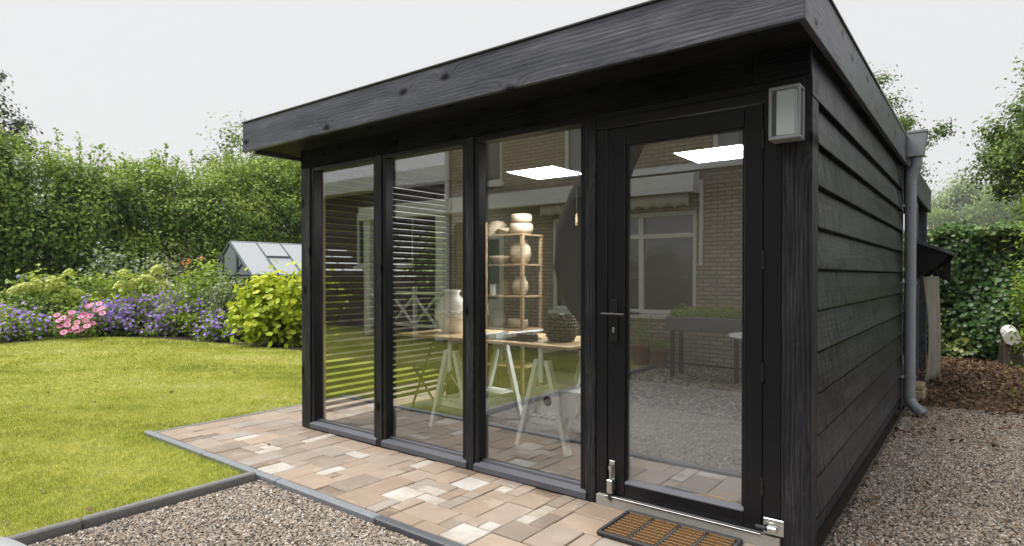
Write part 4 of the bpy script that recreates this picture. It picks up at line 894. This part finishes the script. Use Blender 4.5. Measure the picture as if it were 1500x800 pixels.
def pix(u, v, z=0.0):
    """ground point seen at a photo pixel, used to lay out the bed"""
    d = Vector((-math.sin(YAW)*math.cos(PITCH), math.cos(YAW)*math.cos(PITCH), -math.sin(PITCH))); rt = Vector((math.cos(YAW), math.sin(YAW), 0)); up = rt.cross(d)
    q = d + rt*((u-750)/F_PX) + up*((V0-v)/F_PX); t = (z-CAM.z)/q.z; p = CAM+q*t; return p.x, p.y
def border():
    # violet cranesbill mounds along the lawn edge
    spots = [(-6, 503, .55, .62, 'at the left picture edge'), (30, 500, .5, .55, 'left of the dark foliage'), (170, 490, .62, .75, 'right behind the pink flowers'), (205, 490, .62, .85, 'beside the pink flowers'), (240, 491, .62, .95, 'in the middle of the bed'), (275, 491, .6, 1.0, 'tallest in the middle of the bed'), (303, 495, .5, .85, 'left of the lime shrub'), (327, 499, .42, .55, 'low, next to the lime shrub'), (150, 492, .5, .62, 'under the pink flowers')]
    for i, (u, v, rx, h, w) in enumerate(spots):
        c = pix(u, v-2); r, P, rng = bush('cranesbill', 'mound of violet cranesbill flowers '+w, c, (rx, rx, h), 1500, .075, 'leaf_plant', 100+i, 'flower', 'violet cranesbill mounds', nc=30, spread=.13, tintadd=.12)
        flowers(r, P, rng, 560 if i not in (0, 1, 7) else 280, .076, 'petal_violet', FLOWER5, zmin=.05, face=1.0)
    # pink daisy flowers
    c = pix(112, 494); r, P, rng = bush('pink_flower_plant', 'clump of pink daisy-like flowers at the front of the bed', c, (.75, .6, .72), 1100, .08, 'leaf_plant', 130, 'flower', nc=24, spread=.14)
    sp = [(83, 462), (92, 466), (105, 458), (98, 476), (88, 478), (118, 465), (125, 470), (132, 463), (112, 473), (127, 478), (104, 484), (93, 487), (118, 482), (133, 447), (145, 445), (149, 452), (150, 459), (129, 449), (110, 480), (122, 461), (98, 470), (135, 474), (86, 470), (113, 487), (140, 455), (103, 465)]
    cdist = 12.75
    for k, (u, v) in enumerate(sp):
        d = Vector((-math.sin(YAW), math.cos(YAW), 0)) + Vector((math.cos(YAW), math.sin(YAW), 0))*((u-750)/F_PX) + Vector((0, 0, (404-v)/F_PX)); p = CAM + d*(cdist+.25*math.sin(k*3.3)-(.25 if v > 470 else 0))
        rg = np.random.default_rng(900+k); nrm = np.array([[.62, -.35, .75]])+rg.normal(size=(1, 3))*.22
        scatter('flower', [tuple(p)], nrm, .145, DAISY, 'petal_pink', r, [rg.random()], 1.0, rg)
        q = np.array([tuple(p)])+nrm/np.linalg.norm(nrm)*.012; scatter('flower_centre', q, nrm, .045, FLOWER5, 'leaf_violet', r, [.9], 1.0, rg)
        B().tube([tuple(p - Vector((0, 0, .01))), (p.x-.02, p.y, max(.05, p.z-.35))], .004, 4).build('flower_stem', 'leaf_stem' if 'leaf_stem' in M else 'olive_steel', r)
    # lime hydrangeas
    for i, (u, v, rx, h, seed, w, cones) in enumerate([(70, 488, .9, 1.36, 140, 'with cream-lime cones at the left of the bed', [(35, 422), (20, 427), (52, 415), (70, 424), (82, 420), (100, 402), (112, 431), (80, 438), (76, 412), (56, 421), (88, 421), (28, 424)]), (205, 485, 1.0, 1.36, 141, 'with lime cones in the middle of the bed', [(180, 402), (195, 415), (192, 418), (216, 410), (220, 413), (238, 418), (236, 426), (229, 395), (176, 418), (240, 425), (210, 409), (231, 398)])]):
        c = pix(u, v); r, P, rng = bush('panicle_hydrangea', 'green hydrangea bush '+w, c, (rx, rx*.8, h), 2300, .13, 'leaf_plant', seed, 'shrub', 'panicle hydrangeas', nc=40, spread=.17, tintadd=.38)
        dist = (Vector((c[0], c[1], 0))-Vector((CAM.x, CAM.y, 0))).length*.97
        for (uu, vv) in cones:
            d = Vector((-math.sin(YAW), math.cos(YAW), 0)) + Vector((math.cos(YAW), math.sin(YAW), 0))*((uu-750)/F_PX) + Vector((0, 0, (404-vv)/F_PX)); hl = Vector((d.x, d.y, 0)).length; p = np.array(CAM + d*(dist/hl-.3))
            n = 70; tt = rng.random(n); a = rng.uniform(0, 6.28, n); L = .17; rr = .14*np.sqrt(np.clip(1-tt**2*.92, 0, 1))*(.8+.2*rng.random(n))
            Q = p + np.c_[rr*np.cos(a)+.10*tt, rr*np.sin(a), L*(tt-.4)]
            scatter('flower_cone', Q, np.c_[np.cos(a), np.sin(a), np.full(n, .9)], .085, FLOWER5, 'petal_lime', r, None, 1.0, rng)
    # fillers
    bush('grey_leaf_plant', 'dark blue-green leafy plant between cranesbill and pink flowers', pix(50, 490), (.75, .6, .95), 1500, .10, 'leaf_grey', 150, spread=.16)
    bush('leafy_bush', 'mid-green leafy bush between the two hydrangeas', pix(140, 486), (.7, .7, 1.3), 1700, .13, 'leaf_plant', 151, tintadd=.35)
    bush('leafy_bush', 'low green bush at the far left behind the cranesbill', pix(0, 492), (.8, .8, 1.0), 1400, .11, 'leaf_plant', 152)
    r, P, rng = bush('butterfly_bush', 'loose tall bush with small pale violet flowers at the back of the bed', pix(165, 478), (1.2, 1.0, 2.0), 1500, .13, 'leaf_grey', 153, nc=40, spread=.25); flowers(r, P, rng, 60, .075, 'petal_blue', FLOWER5, zmin=.6)
    r, P, rng = bush('butterfly_bush', 'wispy purple-leaved bush in the middle back of the bed', pix(240, 480), (1.0, .9, 1.95), 1200, .11, 'leaf_grey', 154, nc=34, spread=.24); bush('purple_bush', 'dark purple-leaved shrub at the back behind the lime hydrangea', pix(262, 478), (.7, .7, 1.9), 800, .11, 'leaf_violet', 155, spread=.22)
    r, P, rng = bush('globe_thistle', 'globe thistles with round pale blue heads at the left of the bed', pix(52, 489), (.7, .5, 1.1), 500, .10, 'leaf_grey', 156, 'flower', nc=16)
    for k, (u, v) in enumerate([(28, 406), (39, 407), (66, 410), (49, 424), (60, 423), (68, 436), (14, 413), (10, 414), (22, 414)]):
        d = Vector((-math.sin(YAW), math.cos(YAW), 0)) + Vector((math.cos(YAW), math.sin(YAW), 0))*((u-750)/F_PX) + Vector((0, 0, (404-v)/F_PX)); p = CAM + d*14.2; q = .06 if k < 6 else .035
        B().lathe([(.0001, -q), (q*.7, -q*.7), (q, 0), (q*.7, q*.7), (.0001, q)], 10, tuple(p)).build('flower_head', 'petal_ball', r); B().tube([(p.x, p.y, p.z-q), (p.x-.03, p.y, .3)], .006, 4).build('flower_stem', 'olive_steel', r)
    r, P, rng = bush('rose_bush', 'light green rose bush with orange blooms left of the greenhouse', pix(300, 492), (.62, .6, 1.72), 1700, .11, 'leaf_fresh', 157, nc=36, spread=.18, tintadd=.15)
    for k, (u, v) in enumerate([(277, 383), (295, 378), (273, 386)]):
        d = Vector((-math.sin(YAW), math.cos(YAW), 0)) + Vector((math.cos(YAW), math.sin(YAW), 0))*((u-750)/F_PX) + Vector((0, 0, (404-v)/F_PX)); p = np.array(CAM + d*13.2)
        scatter('rose', p+rng.normal(size=(8, 3))*.025, rng.normal(size=(8, 3)), .06, FLOWER5, 'petal_orange', r, None, 1.0, rng)
    bush('climbing_bush', 'pale loose bush standing left of the rose bush', pix(268, 490), (.42, .42, 1.5), 900, .09, 'leaf_grey', 158, spread=.18, tintadd=.3)
    bush('grey_bush', 'grey-green bush in front of the greenhouse', pix(338, 495), (.70, .45, 1.55), 1800, .09, 'leaf_grey', 159, nc=34, tintadd=.15); bush('tangled_bush', 'green bush between greenhouse and lime shrub', pix(392, 496), (.75, .5, 1.35), 1600, .10, 'leaf_plant', 160, nc=30, tintadd=.15)
    bush('lime_shrub', 'bright yellow-green lobed-leaf shrub beside the studio corner', pix(402, 504), (.78, .75, 1.32), 3400, .118, 'leaf_lime', 161, nc=34, spread=.15, tmpl=LOBED, aspect=1.0)
    bush('lime_shrub', 'second yellow-green shrub partly hidden behind the studio post', pix(452, 503), (.7, .7, 1.42), 2600, .118, 'leaf_lime', 162, nc=30, spread=.15, tmpl=LOBED, aspect=1.0)
    for k, (x, y) in enumerate(((-9.0, 7.2), (-7.6, 7.6), (-6.4, 8.2), (-10.4, 8.0))): bush('garden_shrub', 'tall green shrub behind the slat screen, %s of four' % ['second', 'third', 'last', 'first'][k], (x, y), (1.0, 1.0, 2.6), 2200, .12, 'leaf_hedge', 180+k, nc=44, spread=.22)
    # timber T-post
    x, y = pix(64, 474); p = empty('timber_post', (x, y, 0), 'wooden training post with crossbar standing in the hedge', 'post')
    B().tube([(x, y, -.05), (x, y, 1.62)], .07, 12).build('upright', 'grey_post', p); B().box(x-.10, x+.10, y-.62, y+.12, 1.621, 1.80, .006).build('crossbar', 'grey_post', p); B().tube([(x, y-3.5, 1.78), (x, y-.63, 1.78)], .02, 6).build('rail', 'grey_post', p)
plain('petal_ball', (.42, .46, .62), .8, nscale=60, var=.3, bump=.6)
plain('leaf_stem', (.07, .12, .03), .6)
border()
def greenhouse():
    r = empty('greenhouse', (-13.25, 5.6, 0), 'small aluminium greenhouse with clouded roof panes behind the flower bed', 'greenhouse')
    xc, hw, y0, y1, ze, zr = -13.25, .97, 4.03, 7.2, 1.34, 2.12; ny = 5; dy = (y1-y0)/ny
    b = B(); s = .055
    for y in (y0, y1):
        for x in (xc-hw, xc-.33, xc+.33, xc+hw): b.box(x-s/2, x+s/2, y-s/2, y+s/2, 0, ze if abs(x-xc) > .5 else ze+.5)
        b.bar((xc-hw, y, ze), (xc, y, zr), s, s); b.bar((xc+hw, y, ze), (xc, y, zr), s, s); b.box(xc-hw, xc+hw, y-s/2, y+s/2, ze-.04, ze)
    for x in (xc-hw, xc+hw): b.box(x-s/2, x+s/2, y0, y1, ze-.02, ze+.03); b.box(x-s/2, x+s/2, y0, y1, .0, .06); [b.box(x-.015, x+.015, y0+dy*i-.015, y0+dy*i+.015, .06, ze) for i in range(1, ny)]
    b.box(xc-.03, xc+.03, y0-.02, y1+.02, zr-.02, zr+.03); b.build('frame', 'frame_grey', r)
    for sx in (-1, 1):
        for i in range(ny):
            e = .012; zt = (zr-ze); P = lambda q, o: (xc+sx*hw*(1-q), ze+.035+zt*q+o)
            cuts = [(0.0, 1.0)] if i != 1 else [(0.0, .52), (.53, 1.0)]
            for a, c in cuts:
                pa, pc = P(a, 0), P(c, 0); B().prism([pa, pc, (pc[0], pc[1]+.008), (pa[0], pa[1]+.008)], y0+dy*i+e, y0+dy*(i+1)-e, 'y').build('roof_pane', 'polycarbonate', r)
            if i: B().bar((xc+sx*hw, y0+dy*i, ze+.05), (xc, y0+dy*i, zr+.02), .045, .045).build('glazing_bar', 'frame_grey', r)
            if i == 1: B().bar((P(.52, .02)[0], y0+dy+.01, P(.52, .02)[1]), (P(.52, .02)[0], y0+2*dy-.01, P(.52, .02)[1]), .045, .045).build('vent_bar', 'frame_grey', r)
            B().box(xc+sx*hw-.004, xc+sx*hw+.004, y0+dy*i+.02, y0+dy*(i+1)-.02, .06, ze-.02, .0005).build('side_pane', 'window_glass', r)
    for x0, x1 in ((xc-hw+.02, xc-.35), (xc+.35, xc+hw-.02)): B().box(x0, x1, y0-.004, y0+.004, .05, ze-.04, .0005).build('gable_pane', 'window_glass', r)
plain('frame_grey', (.13, .16, .18), .4, .3)
greenhouse()
# ================================================================== RIGHT SIDE AND BACKGROUND
def ivy():
    r = empty('ivy_hedge', (1.2, 9.4, 0), 'dense ivy-covered hedge wall closing the leaf-strewn path', 'hedge'); rng = np.random.default_rng(8)
    B().box(-2.5, 5.5, 9.45, 9.6, -.05, 1.9).build('fence', 'bark', r)
    n = 26000; x = rng.uniform(-2.0, 4.2, n); z = 2.12*rng.random(n)
    bul = .12*np.sin(x*2.1+z*1.7)+.10*np.sin(x*4.3-z*3.1)+.05*np.sin(9*x+5*z)
    P = np.c_[x, 9.38-bul-.22*rng.random(n)**2-.12*np.sin(z*1.5), z]
    patch = np.sin(x*2.4+1.0+.8*np.sin(z*3))*np.sin(z*3.1+.9*np.sin(x*2))
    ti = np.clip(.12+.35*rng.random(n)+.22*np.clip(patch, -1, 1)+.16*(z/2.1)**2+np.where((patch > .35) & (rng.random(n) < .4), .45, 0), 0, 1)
    N = np.c_[rng.normal(size=n)*.45, -1+rng.normal(size=n)*.35, .55+rng.normal(size=n)*.4]
    m = 6500; xt = rng.uniform(-2.0, 4.2, m); top = 2.02+.07*np.sin(xt*3.1)+.05*np.sin(xt*7.7); Pt = np.c_[xt, 9.42+rng.normal(size=m)*.2, top+rng.normal(size=m)*.055]
    P = np.vstack([P, Pt]); N = np.vstack([N, rng.normal(size=(m, 3))*.5+[0, -.4, 1]]); ti = np.concatenate([ti, .35+.5*rng.random(m)])
    scatter('ivy_leaves', P, N, .072*(.55+.75*rng.random(len(P))), LOBED, 'leaf_ivy', r, ti, 1.0, rng, 1.2)
ivy()
r_, P_, rng_ = bush('path_shrub', 'bright green feathery shrub at the right picture edge', (1.33, 5.35), (.45, .5, 2.75), 11000, .055, 'leaf_fresh', 200, nc=150, spread=.12, aspect=.4)
tree('ash_tree', 'green tree whose branches spread beyond the rear roof above the drainpipe', (-2.4, 14.2, -.05), 7, (-2.1, 14.0, 4.9), (2.0, 1.95, 1.85), 60, 230, .075, 'leaf_oak', 21, .17, .11, shell=.45)
tree('oak_tree', 'large oak-like tree rising behind the ivy hedge at the right edge', (2.6, 14.3, -.05), 8, (2.75, 14.2, 4.2), (2.2, 2.1, 2.1), 210, 330, .09, 'leaf_oak', 22, .19, .16, shell=.3)
tree('far_tree', 'pale hazy round tree far away beyond the ivy hedge', (.6, 235, -.05), 32, (-.6, 235, 18.5), (17, 17, 13), 130, 170, .9, 'leaf_oak', 23, 2.1, .9, shell=.4)
tree('far_tree', 'hazy distant tree at the right edge behind the oak', (24, 160, -.05), 20, (24, 160, 9.0), (12, 12, 7), 90, 120, .7, 'leaf_oak', 24, 1.6, .6, shell=.4)
def stump():
    x, y = 1.02, 8.6
    r = empty('tree_stump', (x, y, 0), 'grey-brown upright log standing in the leaves before the ivy', 'log')
    B().lathe([(.155, -.02), (.15, .02), (.145, .3), (.14, .335), (.0, .335)], 20, (x, y, 0)).build('log', 'bark', r)
    r = empty('plastic_roll', (x, y, .336), 'white and yellow plastic roll lying on the upright log', 'roll')
    B().tube([(x-.05, y-.30, .44), (x-.08, y+.25, .50)], .10, 20).build('roll', 'plastic_white', r); B().box(x-.13, x+.10, y-.16, y+.10, .336, .375, .006).build('block', 'sandstone', r)
    o = board('leaning_board', .55, .14, .03, (x-.22, y-.02, .0), (.12, .18, 1), (1, 0, -.12), 'bark', None); tag(o, 'dark brown board leaning beside the upright log', 'board')
stump()

# ================================================================== damp air
def haze():
    t = NT('haze'); v = t.n('VolumePrincipled'); v.inputs['Color'].default_value = (.93, .95, .97, 1); v.inputs['Density'].default_value = .0006; v.inputs['Density Attribute'].default_value = ''; v.inputs['Anisotropy'].default_value = .2
    t.t.links.new(v.outputs[0], t.out.inputs['Volume']); M['haze'] = t.m; t.m.cycles.homogeneous_volume = True
    b = B(); b.add([(x, y, z) for x in (-275, 275) for y in (-275, 275) for z in (-1.1, 40)], [(0, 1, 3, 2), (4, 6, 7, 5), (0, 4, 5, 1), (2, 3, 7, 6), (0, 2, 6, 4), (1, 5, 7, 3)])
    tag(b.build('haze', 'haze'), kind='stuff')
haze()
